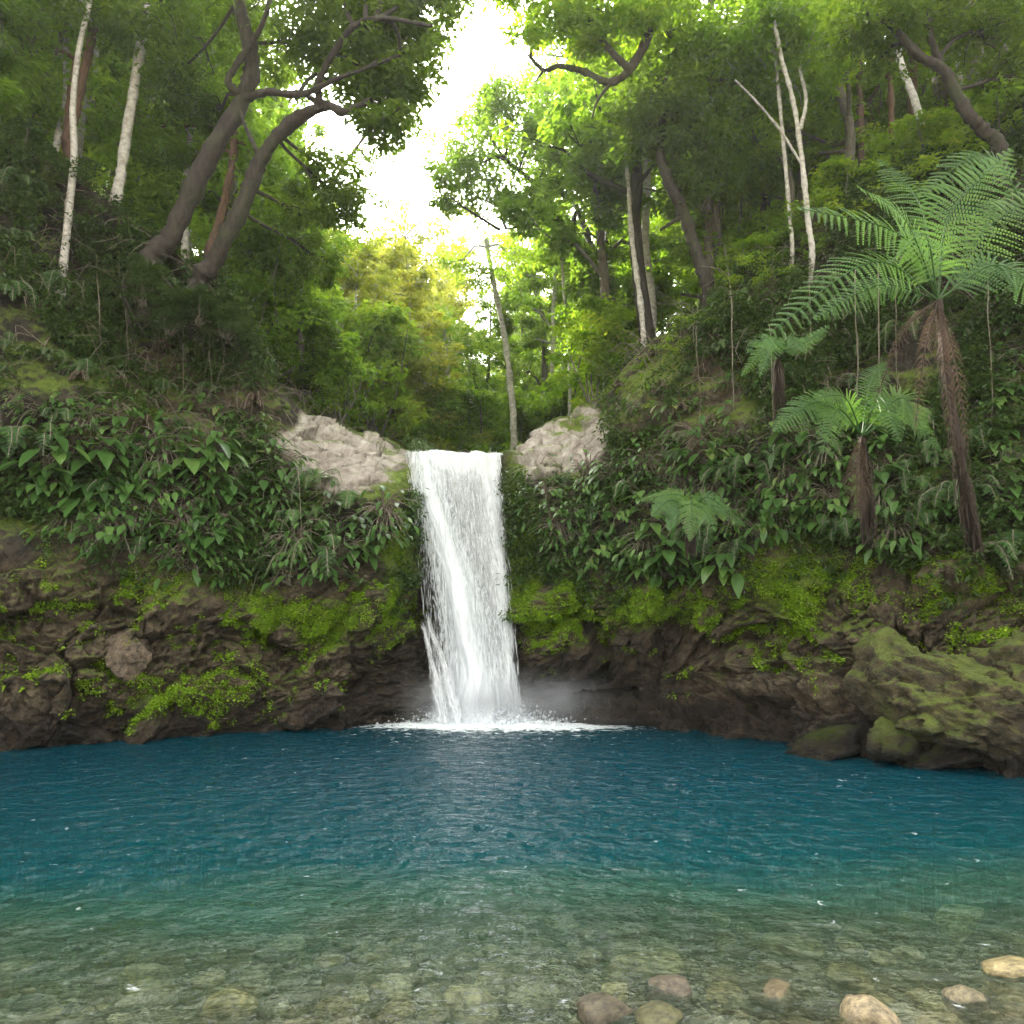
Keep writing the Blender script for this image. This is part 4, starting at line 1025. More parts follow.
hero('dark leaning tree on the left cliff with thick forked trunk', [
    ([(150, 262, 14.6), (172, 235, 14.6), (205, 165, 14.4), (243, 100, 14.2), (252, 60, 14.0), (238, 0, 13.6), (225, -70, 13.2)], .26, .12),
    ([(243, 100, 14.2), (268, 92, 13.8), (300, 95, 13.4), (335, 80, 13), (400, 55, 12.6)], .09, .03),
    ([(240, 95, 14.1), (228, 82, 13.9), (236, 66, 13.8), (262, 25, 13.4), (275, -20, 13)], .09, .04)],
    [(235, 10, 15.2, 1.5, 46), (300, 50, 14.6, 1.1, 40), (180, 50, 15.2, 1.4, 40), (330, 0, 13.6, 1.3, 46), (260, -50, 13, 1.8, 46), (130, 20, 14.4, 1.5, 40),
     (205, 110, 16, 1.0, 22), (380, 50, 13.6, .9, 28), (300, -160, 14, 2.0, 60), (200, -180, 14, 2.0, 50), (390, -200, 15, 1.8, 60), (470, -150, 16, 1.3, 40)], M_bark, M_dark, 11)  # crown blobs far above the frame are added to dapple the sun
hero('mossy dark tree bowing right from the left cliff brow', [
    ([(200, 282, 14.8), (213, 262, 14.7), (245, 200, 14.3), (262, 158, 14.1), (290, 124, 13.8), (325, 106, 13.5), (345, 112, 13.2), (372, 100, 12.9)], .24, .06),
    ([(322, 108, 13.5), (318, 92, 13.3), (322, 74, 13.1), (350, 30, 12.6), (380, 18, 12.3), (432, 26, 12.0)], .09, .035),
    ([(258, 165, 14.1), (256, 150, 14), (246, 128, 13.9), (240, 110, 13.8)], .06, .03),
    ([(325, 108, 13.5), (300, 93, 13.6), (270, 95, 13.8)], .07, .03),
    ([(350, 112, 13.3), (385, 118, 12.9), (400, 108, 12.6)], .04, .015)],
    [(370, 30, 13.2, 1.2, 60), (410, 15, 13, .8, 40), (375, 85, 13.6, .95, 50), (405, 70, 13.2, .75, 36), (325, 175, 15, .8, 26), (345, 205, 15, .6, 18),
     (340, 60, 14.2, .8, 28), (420, -20, 13, 1.2, 42), (345, -30, 13, 1.3, 40), (380, 122, 13.2, .6, 30), (440, -90, 14, 1.4, 50), (500, -160, 14, 1.5, 44), (300, 215, 15, .8, 26), (320, 260, 16, .7, 22)], M_bark, M_dark, 12)  # highest crown blobs are out of view, added to break up sunlight
hero('white barked straight tree high on the left', [([(106, 232, 15.4), (118, 190, 15.4), (127, 130, 15.3), (142, 40, 15.1), (150, -10, 15), (156, -90, 14.8)], .125, .09)],
     [(150, -70, 15, 1.6, 40), (100, -40, 15, 1.5, 40)], M_pale, M_tree, 13)
hero('reddish brown tree with twin stems high on the left', [([(68, 142, 15.6), (76, 110, 15.6), (88, 55, 15.4), (104, -20, 15.2)], .13, .09), ([(64, 150, 15.7), (70, 90, 15.7), (80, 40, 15.6), (84, -20, 15.5)], .06, .05)],
     [(60, 20, 15.6, 1.5, 44), (20, 50, 15.6, 1.5, 44), (30, -30, 15.6, 1.6, 40)], M_red, M_tree, 14)
hero('thin pale tree at the far upper left', [([(22, 140, 16), (38, 110, 16), (52, 60, 15.9), (70, 15, 15.7), (78, -30, 15.6)], .07, .05)],
     [(30, 100, 15.8, 1.0, 26), (10, 10, 15.8, 1.2, 30)], M_grey, M_tree, 15)
hero('reddish pale trunk between the two dark leaning trees', [([(208, 262, 16.5), (220, 220, 16.5), (232, 165, 16.4), (236, 120, 16.2), (250, 60, 16)], .12, .07)],
     [(225, 110, 16.5, 1.3, 36), (190, 160, 16.8, 1.2, 36), (150, 130, 16.8, 1.3, 40), (260, 150, 16.8, 1.0, 28)], M_red, M_tree, 16)
hero('slim brown tree with yellow green leaves left of the ledge', [([(250, 385, 18), (252, 340, 18), (246, 290, 18), (256, 220, 18), (280, 170, 18)], .09, .04), ([(262, 380, 18.2), (284, 330, 18.2), (296, 280, 18.2), (300, 230, 18.2)], .05, .02)],
     [(270, 300, 18, 1.1, 40), (300, 260, 18, .9, 32), (285, 200, 18, 1.2, 42), (262, 350, 18, .8, 28), (240, 250, 18, 1.2, 40), (318, 320, 19, .8, 20), (310, 195, 18, .7, 18)], M_grey, M_tree, 17)
# centre
hero('tall forked dark tree leaning left over the gorge', [
    ([(620, 330, 22), (600, 310, 22), (578, 262, 22), (560, 220, 21.8), (536, 185, 21.4), (505, 160, 21)], .20, .06),
    ([(572, 250, 22), (575, 215, 21.8), (590, 205, 21.6)], .1, .03),
    ([(560, 220, 21.8), (530, 225, 21.5), (500, 230, 21.2)], .06, .02)],
    [(470, 160, 21, 1.4, 50), (510, 120, 21, 1.6, 56), (450, 195, 21, .8, 22), (550, 165, 21.5, 1.5, 50), (530, 200, 21, 1.0, 30), (500, 200, 21, .9, 26), (560, 100, 22, 1.5, 44), (480, 110, 21.5, .9, 26)],
    M_bark, M_tree, 21, .19, .08, 46)
hero('upright forked tree with twin dark stems behind the right ledge', [
    ([(608, 320, 24), (603, 300, 24), (592, 250, 24), (580, 215, 24), (568, 185, 24), (560, 140, 23.5)], .17, .07),
    ([(608, 310, 24.4), (612, 280, 24.4), (606, 230, 24.4), (600, 205, 24.4), (612, 150, 24.2), (604, 100, 24)], .14, .06)],
    [(580, 130, 24, 1.7, 52), (620, 110, 24, 1.6, 50), (600, 170, 24, 1.3, 34), (640, 180, 24, 1.6, 46), (545, 80, 24, 1.2, 30)], M_bark, M_tree, 22, .19, .08, 46)
hero('tall white trunked tree right behind the falls', [([(514, 432, 24), (512, 400, 24), (505, 340, 24), (494, 285, 24), (486, 240, 24)], .13, .08)],
     [(480, 270, 24, 1.0, 24), (520, 250, 24.4, 1.3, 36), (450, 262, 24.5, .9, 18)], M_pale, M_tree, 23, .16, .06)
hero('short white trunk left of the tall white one', [([(458, 442, 28), (453, 400, 28), (447, 368, 28), (444, 330, 28)], .12, .07)], [(440, 330, 28, 1.5, 40), (470, 350, 28, 1.4, 34), (415, 345, 28, 1.2, 28)], M_pale, M_tree, 24, .17, .07)
hero('thin white trunked tree above the right ledge', [([(570, 392, 23), (568, 340, 23), (564, 290, 23), (560, 240, 23)], .06, .04)], [(560, 250, 23, .9, 24), (585, 330, 22, .9, 26)], M_pale, M_tree, 25)
hero('grey white tree on the brow of the right cliff', [([(644, 348, 17.5), (640, 300, 17.5), (632, 240, 17.4), (628, 180, 17.2), (620, 100, 17)], .085, .05)], [(640, 110, 17, 1.2, 34), (600, 60, 17, 1.0, 28)], M_pale, M_tree, 26)
hero('old dark tree with dense green crown over the right cliff', [
    ([(708, 290, 16), (697, 255, 16), (684, 215, 15.8), (668, 180, 15.5), (660, 148, 15.2), (668, 100, 14.8)], .19, .09),
    ([(684, 215, 15.8), (660, 230, 15.9)], .06, .03)],
    [(660, 90, 14.8, 1.3, 60), (690, 130, 15, 1.2, 50), (640, 120, 15, .8, 34), (670, 30, 14.5, 1.3, 50), (720, 80, 15, 1.3, 50), (700, 180, 15.6, .9, 30)], M_bark, M_dark, 27)
hero('bare crooked branch tree overhanging from the upper right of the gorge', [
    ([(700, -60, 13), (660, 10, 13.2), (636, 60, 13.4), (612, 82, 13.6), (585, 72, 13.8), (560, 66, 14), (544, 70, 14.2), (528, 55, 14.3)], .13, .03),
    ([(630, 70, 13.4), (610, 50, 13.4), (588, 20, 13.3), (560, -20, 13.2)], .08, .04),
    ([(575, 68, 13.9), (570, 52, 14), (560, 48, 14)], .03, .012), ([(544, 70, 14.2), (535, 82, 14.3)], .03, .01),
    ([(612, 82, 13.6), (598, 100, 13.8), (592, 118, 14)], .04, .015)],
    [(600, 10, 13.2, .9, 34), (640, 20, 13.2, .8, 30), (560, 10, 13.5, .7, 22), (530, 30, 13.6, .5, 10), (585, 45, 13.4, .5, 14), (520, -10, 13.5, .7, 18), (660, -40, 13, 1.2, 40), (580, -80, 14, 1.5, 44), (520, -120, 15, 1.6, 44), (620, -150, 15, 1.8, 50), (500, -240, 16, 2., 50), (680, -140, 14, 1.6, 40)], M_bark, M_tree, 28)  # blobs well above the view added as canopy to filter the sun
hero('airy pale green tree filling the sky gap beyond the falls', [([(400, 440, 34), (404, 380, 34), (396, 300, 34), (402, 240, 34)], .14, .05)],
    [(350, 255, 34, 1.6, 26), (385, 238, 34, 1.3, 18), (410, 225, 34, 1.6, 24), (440, 240, 34, 1.6, 26), (365, 290, 34, 2.0, 40), (420, 280, 34, 2.2, 44), (330, 240, 33, 1.3, 22), (455, 205, 34, 1.0, 12)], M_grey, M_glow, 36, .24, .10, 26)
hero('lacy tree with small hanging sprays left of the sky gap', [([(300, 330, 19), (310, 250, 19), (330, 190, 19), (362, 140, 19), (400, 90, 19)], .1, .03)],
    [(410, 120, 19, .7, 18), (425, 80, 19, .7, 18), (395, 150, 19, .6, 12), (370, 190, 19, .7, 14), (345, 225, 19, .8, 20), (440, 40, 19, .7, 16), (370, 160, 19, .6, 12), (330, 250, 19, .7, 16)], M_grey, M_tree, 37, .13, .055, 26)
# right
hero('slim white trunked tree left of the forked white tree', [([(792, 258, 14.5), (790, 220, 14.5), (784, 150, 14.4), (776, 60, 14.2), (774, 0, 14)], .05, .038)],
     [(760, 20, 14, 1.2, 44), (790, 80, 14.6, .9, 26), (740, 60, 14.5, 1.0, 34)], M_pale, M_tree, 31)
hero('forked white trunked tree on the right slope', [([(812, 260, 14), (808, 220, 14), (802, 160, 14), (793, 100, 13.9), (782, 60, 13.8), (772, 10, 13.6)], .065, .04), ([(800, 130, 14), (806, 100, 14), (800, 70, 14)], .05, .03),
     ([(802, 165, 14), (780, 130, 13.8), (755, 100, 13.6), (735, 80, 13.5)], .03, .015)],
     [(780, 10, 13.6, 1.1, 36), (820, 50, 14, 1.1, 34)], M_pale, M_tree, 32)
hero('curved black trunk arching in from the right edge', [
    ([(1000, 150, 12.4), (985, 132, 12.4), (965, 110, 12.3), (945, 72, 12.2), (918, 55, 12), (895, 30, 11.8), (868, 12, 11.6)], .15, .05),
    ([(940, 66, 12.2), (930, 30, 12), (925, -20, 11.8)], .07, .04)],
    [(900, 10, 11.8, .9, 40), (860, 20, 11.8, .8, 34), (940, 0, 12, 1.0, 44), (985, 40, 12.4, .9, 38), (1010, 80, 12.6, .8, 34), (1020, 0, 12, 1.1, 44), (880, 60, 12.6, .6, 16)], M_bark, M_dark, 33, .13, .055)
for k, (x, w, Y_, lb) in enumerate([(716, .12, 18, 'brown straight trunk left of the white trees on the right slope'), (862, .10, 17, 'thin brown trunk just right of the white trees'),
                                     (878, .2, 19, 'stout leaning brown trunk deep in the right forest'), (915, .17, 18, 'thick brown trunk in the middle of the right forest'),
                                     (943, .22, 19, 'thickest brown trunk of the right forest'), (893, .08, 16.5, 'thin dark pole trunk before the thick right trunks'), (975, .16, 17, 'tall brown trunk near the right picture edge')]):
    ln_ = 30 if x == 878 else 3
    hero(lb, [([(x, 240, Y_), (x - ln_ * .4, 150, Y_), (x - ln_, 60, Y_), (x - ln_ - 3, -30, Y_)], w, w * .75)],
         [(x, -10, Y_, 1.7, 50), (x + 25, 60, Y_ + 1.5, 1.3, 34), (x - 30, 120, Y_ + 2.5, 1.2, 28), (x + 10, 180, Y_ + 1, .9, 20)], M_red if k % 2 else M_grey, M_dark, 60 + k, .13, .055)

# ------------------------------------------------------------------ broad-leaved plants on the rock
def broad_leaf(g, base, d, L, W, rng, r, curl=.5):
    """an ovate pointed leaf: 2 halves folded along the midrib, tip drooping"""
    d = norm(np.asarray(d, float)); up = np.array((0, 0, 1.)); s = norm(np.cross(d, up + 1e-3)); n = np.cross(s, d)
    T = np.array((0, .18, .42, .68, .88, 1.)); Wp = np.array((.10, .78, 1., .72, .30, 0)) * W / 2
    mid = [np.asarray(base) + d * L * t - up * curl * L * .5 * t ** 2 for t in T]
    v = []
    for k, t in enumerate(T):
        v += [mid[k] + s * Wp[k] + n * Wp[k] * .28, mid[k], mid[k] - s * Wp[k] + n * Wp[k] * .28]
    f = []
    for k in range(5):
        a = 3 * k; f += [(a, a + 1, a + 4, a + 3), (a + 1, a + 2, a + 5, a + 4)]
    g.add(v, f, r)
def broad_pattern(seed, n, spread, L0):
    rng = np.random.default_rng(seed); gl = Geo(); gs = Geo()
    for k in range(n):
        a = rng.uniform(-1.45, 1.45); e = rng.uniform(-.9, 1.0); rch = spread * rng.uniform(.45, 1.15)
        tip = np.array((sin(a) * rch, -cos(a) * rch * .8 - .08, e * spread * .8 + .06))
        b = np.array((rng.normal(0, .05), 0.05, rng.normal(0, .06)))
        m_ = (b + tip) / 2 + np.array((0, -.02, .12 * spread / .4))
        p = spline([b, m_, tip], 6); gs.add(*tube(p, np.linspace(.010, .005, 6), 4))
        dd = norm(tip - m_); dd = norm(np.array((dd[0] * .9 + rng.normal(0, .2), dd[1] * .5 - .28, -.05 - .8 * rng.random())))
        L = L0 * rng.uniform(.7, 1.25)
        broad_leaf(gl, tip, dd, L, L * rng.uniform(.42, .56), rng, np.clip(rng.normal(.42, .22), 0, 1), rng.uniform(.2, .8))
    return gs.mesh('stem', M_vine, True), gl.mesh('foliage', M_broad, True)
BP = [broad_pattern(400 + k, n, s, L) for k, (n, s, L) in enumerate(((26, .42, .24), (30, .48, .20), (22, .38, .30), (44, .46, .13), (14, .36, .36), (60, .40, .10), (28, .50, .18), (20, .30, .26)))]
def frond(g, gs, pts, n, plen, rng, r0=.5, droop=.25, fine=True, pin_w=.03, start=.12, dead=False, up=(0, 0, 1.)):
    """a feather frond: rachis through pts, pinnae both sides, each with small leaflets"""
    p = spline(pts, n + 1); t = norm(np.gradient(p, axis=0)); upv = np.asarray(up, float)
    L = np.linalg.norm(p[-1] - p[0]); gs.add(*tube(p, np.linspace(.016, .004, n + 1), 5))
    for k in range(int(n * start), n + 1):
        u = (k / n - start) / (1 - start); w = plen * (sin(pi * min(1, .12 + .88 * u) ** .8) ** .65 if u < .98 else .1)
        if rng.random() < .05: continue
        w = max(w * rng.uniform(.86, 1.08), .02)
        s = norm(np.cross(t[k], upv)); nn = np.cross(s, t[k])
        for sg in (-1, 1):
            d = norm(s * sg * .92 + t[k] * .38 + rng.normal(size=3) * .04)
            m = (13 if w > .16 else 7) if fine else 5
            q = np.linspace(0, 1, m + 1)
            line = p[k] + d * (w * q)[:, None] - np.array((0, 0, 1.)) * (droop * w * q ** 2)[:, None]
            td = norm(np.gradient(line, axis=0)); rr = np.clip(r0 + rng.normal(0, .12), 0, 1)
            if fine:
                a = line[:-1].repeat(2, 0); tt = td[:-1].repeat(2, 0); sgn = np.tile([1, -1], m)[:, None]
                ss = norm(np.cross(tt, nn)) * sgn; wl = pin_w * (1.15 - .75 * q[:-1]).repeat(2)[:, None]
                st = (w / m) * .46
                b = a + ss * wl + tt * st * 1.3 - nn * wl * .25
                v = np.stack([a - tt * st * .35, a + ss * wl * .55 - nn * wl * .1 - tt * st * .1, b, a + tt * st * 1.3], 1).reshape(-1, 3)
                g.add(v, np.arange(len(v)).reshape(-1, 4), rr)
                # midrib strip
            else:
                ws = pin_w * (1 - q ** 2) * .6
                ss = norm(np.cross(td, nn))
                v = np.concatenate([line + ss * ws[:, None], line - ss * ws[:, None]]); i = np.arange(m)
                g.add(v, np.stack([i, i + 1, i + m + 2, i + m + 1], -1), rr)
def fern_pattern(seed, n, L, mat):
    rng = np.random.default_rng(seed); g = Geo(); gs = Geo()
    for k in range(n):
        a = rng.uniform(-1.5, 1.5); l = L * rng.uniform(.5, 1.15); o = np.array((sin(a), -cos(a) * .8 - .1, rng.uniform(-.35, .25))); e = rng.uniform(.0, .6)
        frond(g, gs, [(0, .05, 0), o * l * .4 + np.array((0, 0, e * l * .6)), o * l * .8 + np.array((0, 0, e * l * .4)), o * l + np.array((0, 0, -.15 * l - .3 * l * rng.random()))],
              18, l * .24, rng, rng.random() * .7, .35, True, .022)
    return gs.mesh('stem', M_vine, True), g.mesh('fronds', mat, True)
FP = [fern_pattern(500 + k, 9 + k, .6 + .08 * k, M_fern) for k in range(3)]
DP = [fern_pattern(520, 8, .5, M_dead)]
MX = BP + [FP[0], FP[2]]

def inpoly(x, y, poly):
    c = False; j = len(poly) - 1
    for i in range(len(poly)):
        if (poly[i][1] > y) != (poly[j][1] > y) and x < (poly[j][0] - poly[i][0]) * (y - poly[i][1]) / (poly[j][1] - poly[i][1] + 1e-9) + poly[i][0]: c = not c
        j = i
    return c
def scatter(poly, n, mind, rng, asp=.8):
    xs = [p[0] for p in poly]; ys = [p[1] for p in poly]; out = []
    for _ in range(n * 60):
        x = rng.uniform(min(xs), max(xs)); y = rng.uniform(min(ys), max(ys))
        if not inpoly(x, y, poly): continue
        if any((x - a) ** 2 + ((y - b) / asp) ** 2 < mind ** 2 for a, b in out): continue
        out.append((x, y))
        if len(out) >= n: break
    return out
def place_rows(spots, pats, name, cat_, group, phrase, rowh, smin, smax, seed, out=.05, parts=2):
    rng = np.random.default_rng(seed); rows = {}
    for x, y in spots: rows.setdefault(int(y // rowh), []).append((x, y))
    for ri, rk in enumerate(sorted(rows)):
        for k, (x, y) in enumerate(sorted(rows[rk])):
            g = surf(x, y)
            if g is None: continue
            p, nr = g
            t = empty(name, p + nr * out, math.atan2(nr[0], -nr[1]) * .8 + rng.normal(0, .25)); s = rng.uniform(smin, smax); t.scale = (s, s, s * rng.uniform(.85, 1.15))
            pt = pats[int(rng.integers(0, len(pats)))]
            for me in pt: link(me.name.split('.')[0], me, t)
            sz = 'large' if s > smin + .66 * (smax - smin) else 'small' if s < smin + .33 * (smax - smin) else 'medium'
            tag(t, '%s %s, %s from left, %s row' % (sz, phrase, ordinal(k), ordinal(ri) if ri else 'top'), cat_, group)
rng = np.random.default_rng(31)
LP1 = [(0, 440), (60, 418), (150, 432), (220, 455), (300, 470), (360, 500), (398, 520), (392, 545), (360, 570), (300, 585), (230, 575), (160, 560), (90, 550), (60, 520), (0, 470)]
place_rows(scatter(LP1, 96, 20, rng), MX, 'leafy_plant', 'plant', 'broad leaved plants hanging on the left cliff', 'broad leaved plant on the left cliff', 34, .7, 1.5, 1)
LP2 = [(0, 390), (40, 400), (200, 400), (270, 410), (290, 455), (210, 445), (140, 425), (60, 415), (0, 430)]
place_rows(scatter(LP2, 16, 26, rng), BP, 'leafy_plant', 'plant', 'broad leaved plants on bare earth', 'broad leaved plant on bare left earth bank', 30, .55, .95, 2)
RP1 = [(540, 470), (600, 478), (680, 440), (760, 440), (850, 455), (930, 450), (950, 520), (900, 540), (780, 525), (725, 570), (640, 580), (560, 570), (545, 540), (535, 500)]
place_rows(scatter(RP1, 108, 19, rng), MX, 'leafy_plant', 'plant', 'broad leaved plants hanging on the right cliff', 'broad leaved plant on the right cliff', 34, .6, 1.3, 3)
RP2 = [(640, 400), (760, 380), (780, 430), (690, 430), (620, 460)]
place_rows(scatter(RP2, 10, 26, rng), BP, 'leafy_plant', 'plant', 'plants on the upper right earth bank', 'broad leaved plant on the upper right earth bank', 30, .5, .8, 4)
FL = [(0, 170), (60, 200), (140, 260), (230, 320), (260, 400), (150, 400), (60, 400), (0, 380)]
place_rows(scatter(FL, 15, 38, rng), FP, 'fern', 'fern', 'ferns on the dark left hillside', 'fern on the dark left hillside', 36, .7, 1.2, 5)
FR_ = [(700, 320), (780, 270), (860, 250), (960, 250), (1024, 200), (1024, 560), (960, 580), (960, 480), (880, 400), (780, 380), (720, 400)]
place_rows(scatter(FR_, 26, 36, rng), FP, 'fern', 'fern', 'ferns on the dark right hillside', 'fern on the dark right hillside', 40, .6, 1.1, 6)
RB = [(985, 320), (1024, 300), (1024, 520), (985, 500)]
place_rows(scatter(RB, 16, 22, rng), BP, 'leafy_plant', 'plant', 'leafy plants by the right picture edge', 'leafy plant beside the tallest tree fern', 40, .6, .9, 8)
DD = [(150, 300), (260, 360), (270, 440), (120, 430), (80, 380)]
place_rows(scatter(DD, 10, 34, rng), DP, 'dead_fern', 'dead fern', 'withered ferns', 'withered brown fern on the left earth bank', 45, .6, 1., 9)
DD2 = [(620, 360), (700, 340), (740, 430), (620, 450)]
place_rows(scatter(DD2, 8, 34, rng), DP, 'dead_fern', 'dead fern', 'withered ferns right', 'withered brown fern on the right earth bank', 45, .5, .9, 10)

# ------------------------------------------------------------------ tree ferns
def tree_fern(label, crown, trunk, fronds, dead=(), seed=0, plen=.42, r0=.18):
    rng = np.random.default_rng(seed); c = P(*crown)
    root = empty('tree_fern', c); tag(root, label, 'tree fern')
    off = -Vector(c)
    if trunk:
        p = spline([P(*a) for a in trunk], 40); g = Geo()
        g.add(*tube(p, np.interp(np.linspace(0, 1, 40), [0, .1, .6, 1], [r0 * .9, r0, r0 * .75, r0 * .6]) * (1 + .12 * rng.normal(size=40)), 12, .35, seed))
        for k in range(150):                                  # hanging fibres and old leaf bases
            i = int(rng.integers(0, 34)); a = rng.random() * 6.28; b = p[i] + r0 * .85 * np.array((cos(a), sin(a), 0)); l = rng.uniform(.1, .5)
            g.add(*tube([b, b + np.array((cos(a) * .05, sin(a) * .05, -l * .5)), b + np.array((cos(a) * .04, sin(a) * .04, -l))], [.010, .007, .003], 4))
        link('trunk', g.mesh('trunk', M_fibre, True), root).location = off
    for fr_ in fronds:
        (mx, my, mY), (ex, ey, eY), sc_ = fr_
        a, m_, e = P(crown[0], crown[1], crown[2]), P(mx, my, mY), P(ex, ey, eY); g = Geo(); gs = Geo()
        L = np.linalg.norm(m_ - a) + np.linalg.norm(e - m_)
        frond(g, gs, [a, m_, e], 34 if L > 1 else 22, plen * sc_ * 1.1, rng, rng.uniform(.35, .8), .25, True, .024 * sc_ + .006, .16, up=(.0, -1., .55))
        o = link('frond', g.mesh('frond', M_fern), root); o.location = off
        s_ = link('rachis', gs.mesh('rachis', M_fern, True), o)
    for (mx, my, mY), (ex, ey, eY), sc_ in dead:
        g = Geo(); gs = Geo()
        frond(g, gs, [P(*crown), P(mx, my, mY), P(ex, ey, eY)], 26, plen * sc_ * .6, rng, rng.random(), .9, True, .02, .15, up=(.2, -1, 0))
        o = link('dead_fronds', g.mesh('dead_fronds', M_dead), root); o['label'] = 'withered brown hanging frond'; o.location = off
        link('rachis', gs.mesh('rachis', M_dead, True), o)
    return root
tree_fern('tallest tree fern with wide green fronds and shaggy brown trunk at right', (938, 300, 9.6),
    [(978, 560, 11.6), (972, 530, 11.0), (962, 470, 10.2), (948, 380, 9.8), (938, 300, 9.6)],
    [((900, 235, 9.2), (800, 208, 8.8), 1.15), ((872, 262, 9.0), (766, 335, 8.6), 1.0), ((925, 235, 9.0), (890, 262, 8.0), .75), ((950, 215, 9.4), (1010, 150, 9.2), 1.1),
     ((985, 230, 9.8), (1060, 180, 10), 1.1), ((1000, 265, 9.4), (1070, 320, 9.2), 1.0), ((920, 205, 10.2), (880, 160, 10.8), .9),
     ((880, 285, 9.6), (815, 318, 9.6), .7), ((905, 220, 9.0), (858, 186, 8.5), .85)],
    [((925, 350, 9.4), (915, 430, 9.4), .6), ((955, 360, 9.5), (968, 450, 9.7), .6), ((945, 370, 9.4), (955, 470, 9.7), .5), ((905, 330, 9.5), (875, 400, 9.6), .5)], 1, .47, .085)
tree_fern('middle tree fern spreading above the leafy bank with a dead frond below', (862, 436, 10.6),
    [(868, 525, 11.9), (866, 490, 11.2), (862, 436, 10.6)],
    [((820, 402, 10.3), (774, 430, 10.0), .9), ((845, 398, 10.4), (815, 398, 10.0), .8), ((900, 398, 10.4), (922, 428, 10.2), .95), ((880, 398, 10.2), (900, 440, 9.6), .7),
     ((870, 385, 10.9), (885, 362, 11.2), .7), ((838, 410, 10.2), (822, 452, 9.8), .7), ((905, 415, 10.6), (940, 450, 10.6), .7)],
    [((857, 470, 10.2), (858, 520, 10.2), 1.1)], 2, .36, .08)
tree_fern('small umbrella shaped tree fern low on the right cliff', (690, 520, 12.3), [(690, 535, 13.0), (690, 520, 12.3)],
    [((672, 500, 12.0), (652, 515, 11.8), .9), ((705, 497, 12.0), (730, 512, 11.9), .9), ((692, 500, 11.7), (690, 540, 11.2), .95), ((680, 495, 12.3), (640, 500, 12.2), .8),
     ((712, 505, 12.3), (745, 525, 12.3), .8), ((680, 505, 11.8), (668, 530, 11.3), .8), ((700, 505, 11.8), (715, 530, 11.3), .8)], (), 3, .24, .05)
tree_fern('small tree fern hanging under the wide fronds on the upper right', (778, 352, 11.6), [(778, 400, 12.6), (778, 352, 11.6)],
    [((765, 338, 11.4), (748, 352, 11.2), .8), ((790, 338, 11.4), (805, 350, 11.2), .8), ((776, 338, 11.1), (760, 375, 10.8), .8), ((800, 345, 11.6), (830, 325, 11.6), .7), ((770, 342, 11.8), (742, 375, 11.6), .7)], (), 4, .24, .05)
tree_fern('tree fern with pale fronds at the upper right edge', (1030, 215, 10.6), [(1040, 330, 11.5), (1030, 215, 10.6)],
    [((985, 155, 10.3), (920, 195, 10.0), 1.2), ((1050, 150, 10.6), (1100, 180, 10.6), 1.), ((1000, 205, 10.0), (965, 262, 9.6), .9)], (), 5, .32, .09)

# ------------------------------------------------------------------ undergrowth, creepers, moss and roots
def on_surface(rng, n, weight, front_only=True, rows=(2, 13.0)):
    m = (vs >= rows[0]) & (vs <= rows[1]); W = weight[:, m]
    e1 = np.linalg.norm(np.gradient(Sd[:, m], axis=0), axis=-1) * np.linalg.norm(np.gradient(Sd[:, m], axis=1), axis=-1)
    w = (W * e1).ravel(); w = w / w.sum(); k = rng.choice(len(w), n, p=w)
    return Sd[:, m].reshape(-1, 3)[k], Nd[:, m].reshape(-1, 3)[k]
inview = ((gx > -140) & (gx < 1160)).astype(float)
rng = np.random.default_rng(77)
pn = fbm(Sd * .9, 3, 91); pn2 = fbm(Sd * 2.2, 3, 95)
up_w = inview * sstep(2.4, 3.6, Sd[..., 2]) * sstep(-.25, .25, pn) * (1 - nearfall)
up_w *= 1 - .85 * blob(180, 400, 90, 40) - .75 * blob(655, 385, 75, 60)
up_w = np.clip(up_w, 0, 1) * (1 - ((gx > 270) & (gx < 410) & (gy < 495)) * 1.) * (1 - ((gx > 490) & (gx < 612) & (gy < 480)) * 1.)
dkz = np.clip(blob(90, 250, 150, 110, 2) + blob(880, 330, 160, 140, 2), 0, 1)
up_w = up_w + 1.1 * dkz * inview * sstep(-.35, .1, pn)
c, nr = on_surface(rng, 5200, up_w)
c = c + nr * rng.uniform(.02, .40, (len(c), 1))
v, f, r = leaf_cloud(c, rng.uniform(.12, .34, len(c)), 34, .12, .05, rng, .8, .5)
g = Geo(); g.add(v, f, r)
tag(link('undergrowth', g.mesh('undergrowth', M_under)), 'tangled small leaved undergrowth covering the upper cliffs', 'undergrowth', kind='stuff')
cm = .9 * blob(330, 618, 55, 22) + .8 * blob(398, 565, 22, 48) + .8 * blob(262, 610, 30, 18) + .55 * blob(150, 585, 100, 20) + .4 * blob(30, 560, 50, 35) \
   + .9 * blob(524, 570, 18, 62) + .7 * blob(560, 606, 34, 26) + .8 * blob(640, 610, 75, 20) + 1. * blob(795, 580, 58, 42) + .6 * blob(965, 590, 60, 26) \
   + .4 * blob(870, 560, 60, 24) + .35 * blob(200, 690, 60, 30) + .25 * blob(790, 665, 50, 18) + .5 * blob(620, 370, 30, 22) + .35 * blob(120, 680, 50, 20) + .5 * blob(1000, 640, 30, 14)
cm = np.clip(cm, 0, 1) * sstep(-.15, .2, pn2 + .45 * (cm - .35)) * inview
c, nr = on_surface(rng, 10000, cm)
c = c + nr * rng.uniform(-.02, .05, (len(c), 1))
v, f, r = leaf_cloud(c, rng.uniform(.05, .13, len(c)), 30, .038, .03, rng, .9, .35)
g = Geo(); g.add(v, f, r)
tag(link('creeper', g.mesh('creeper', M_creep)), 'bright green creeping ground cover and moss on the wet rock', 'moss', kind='stuff')
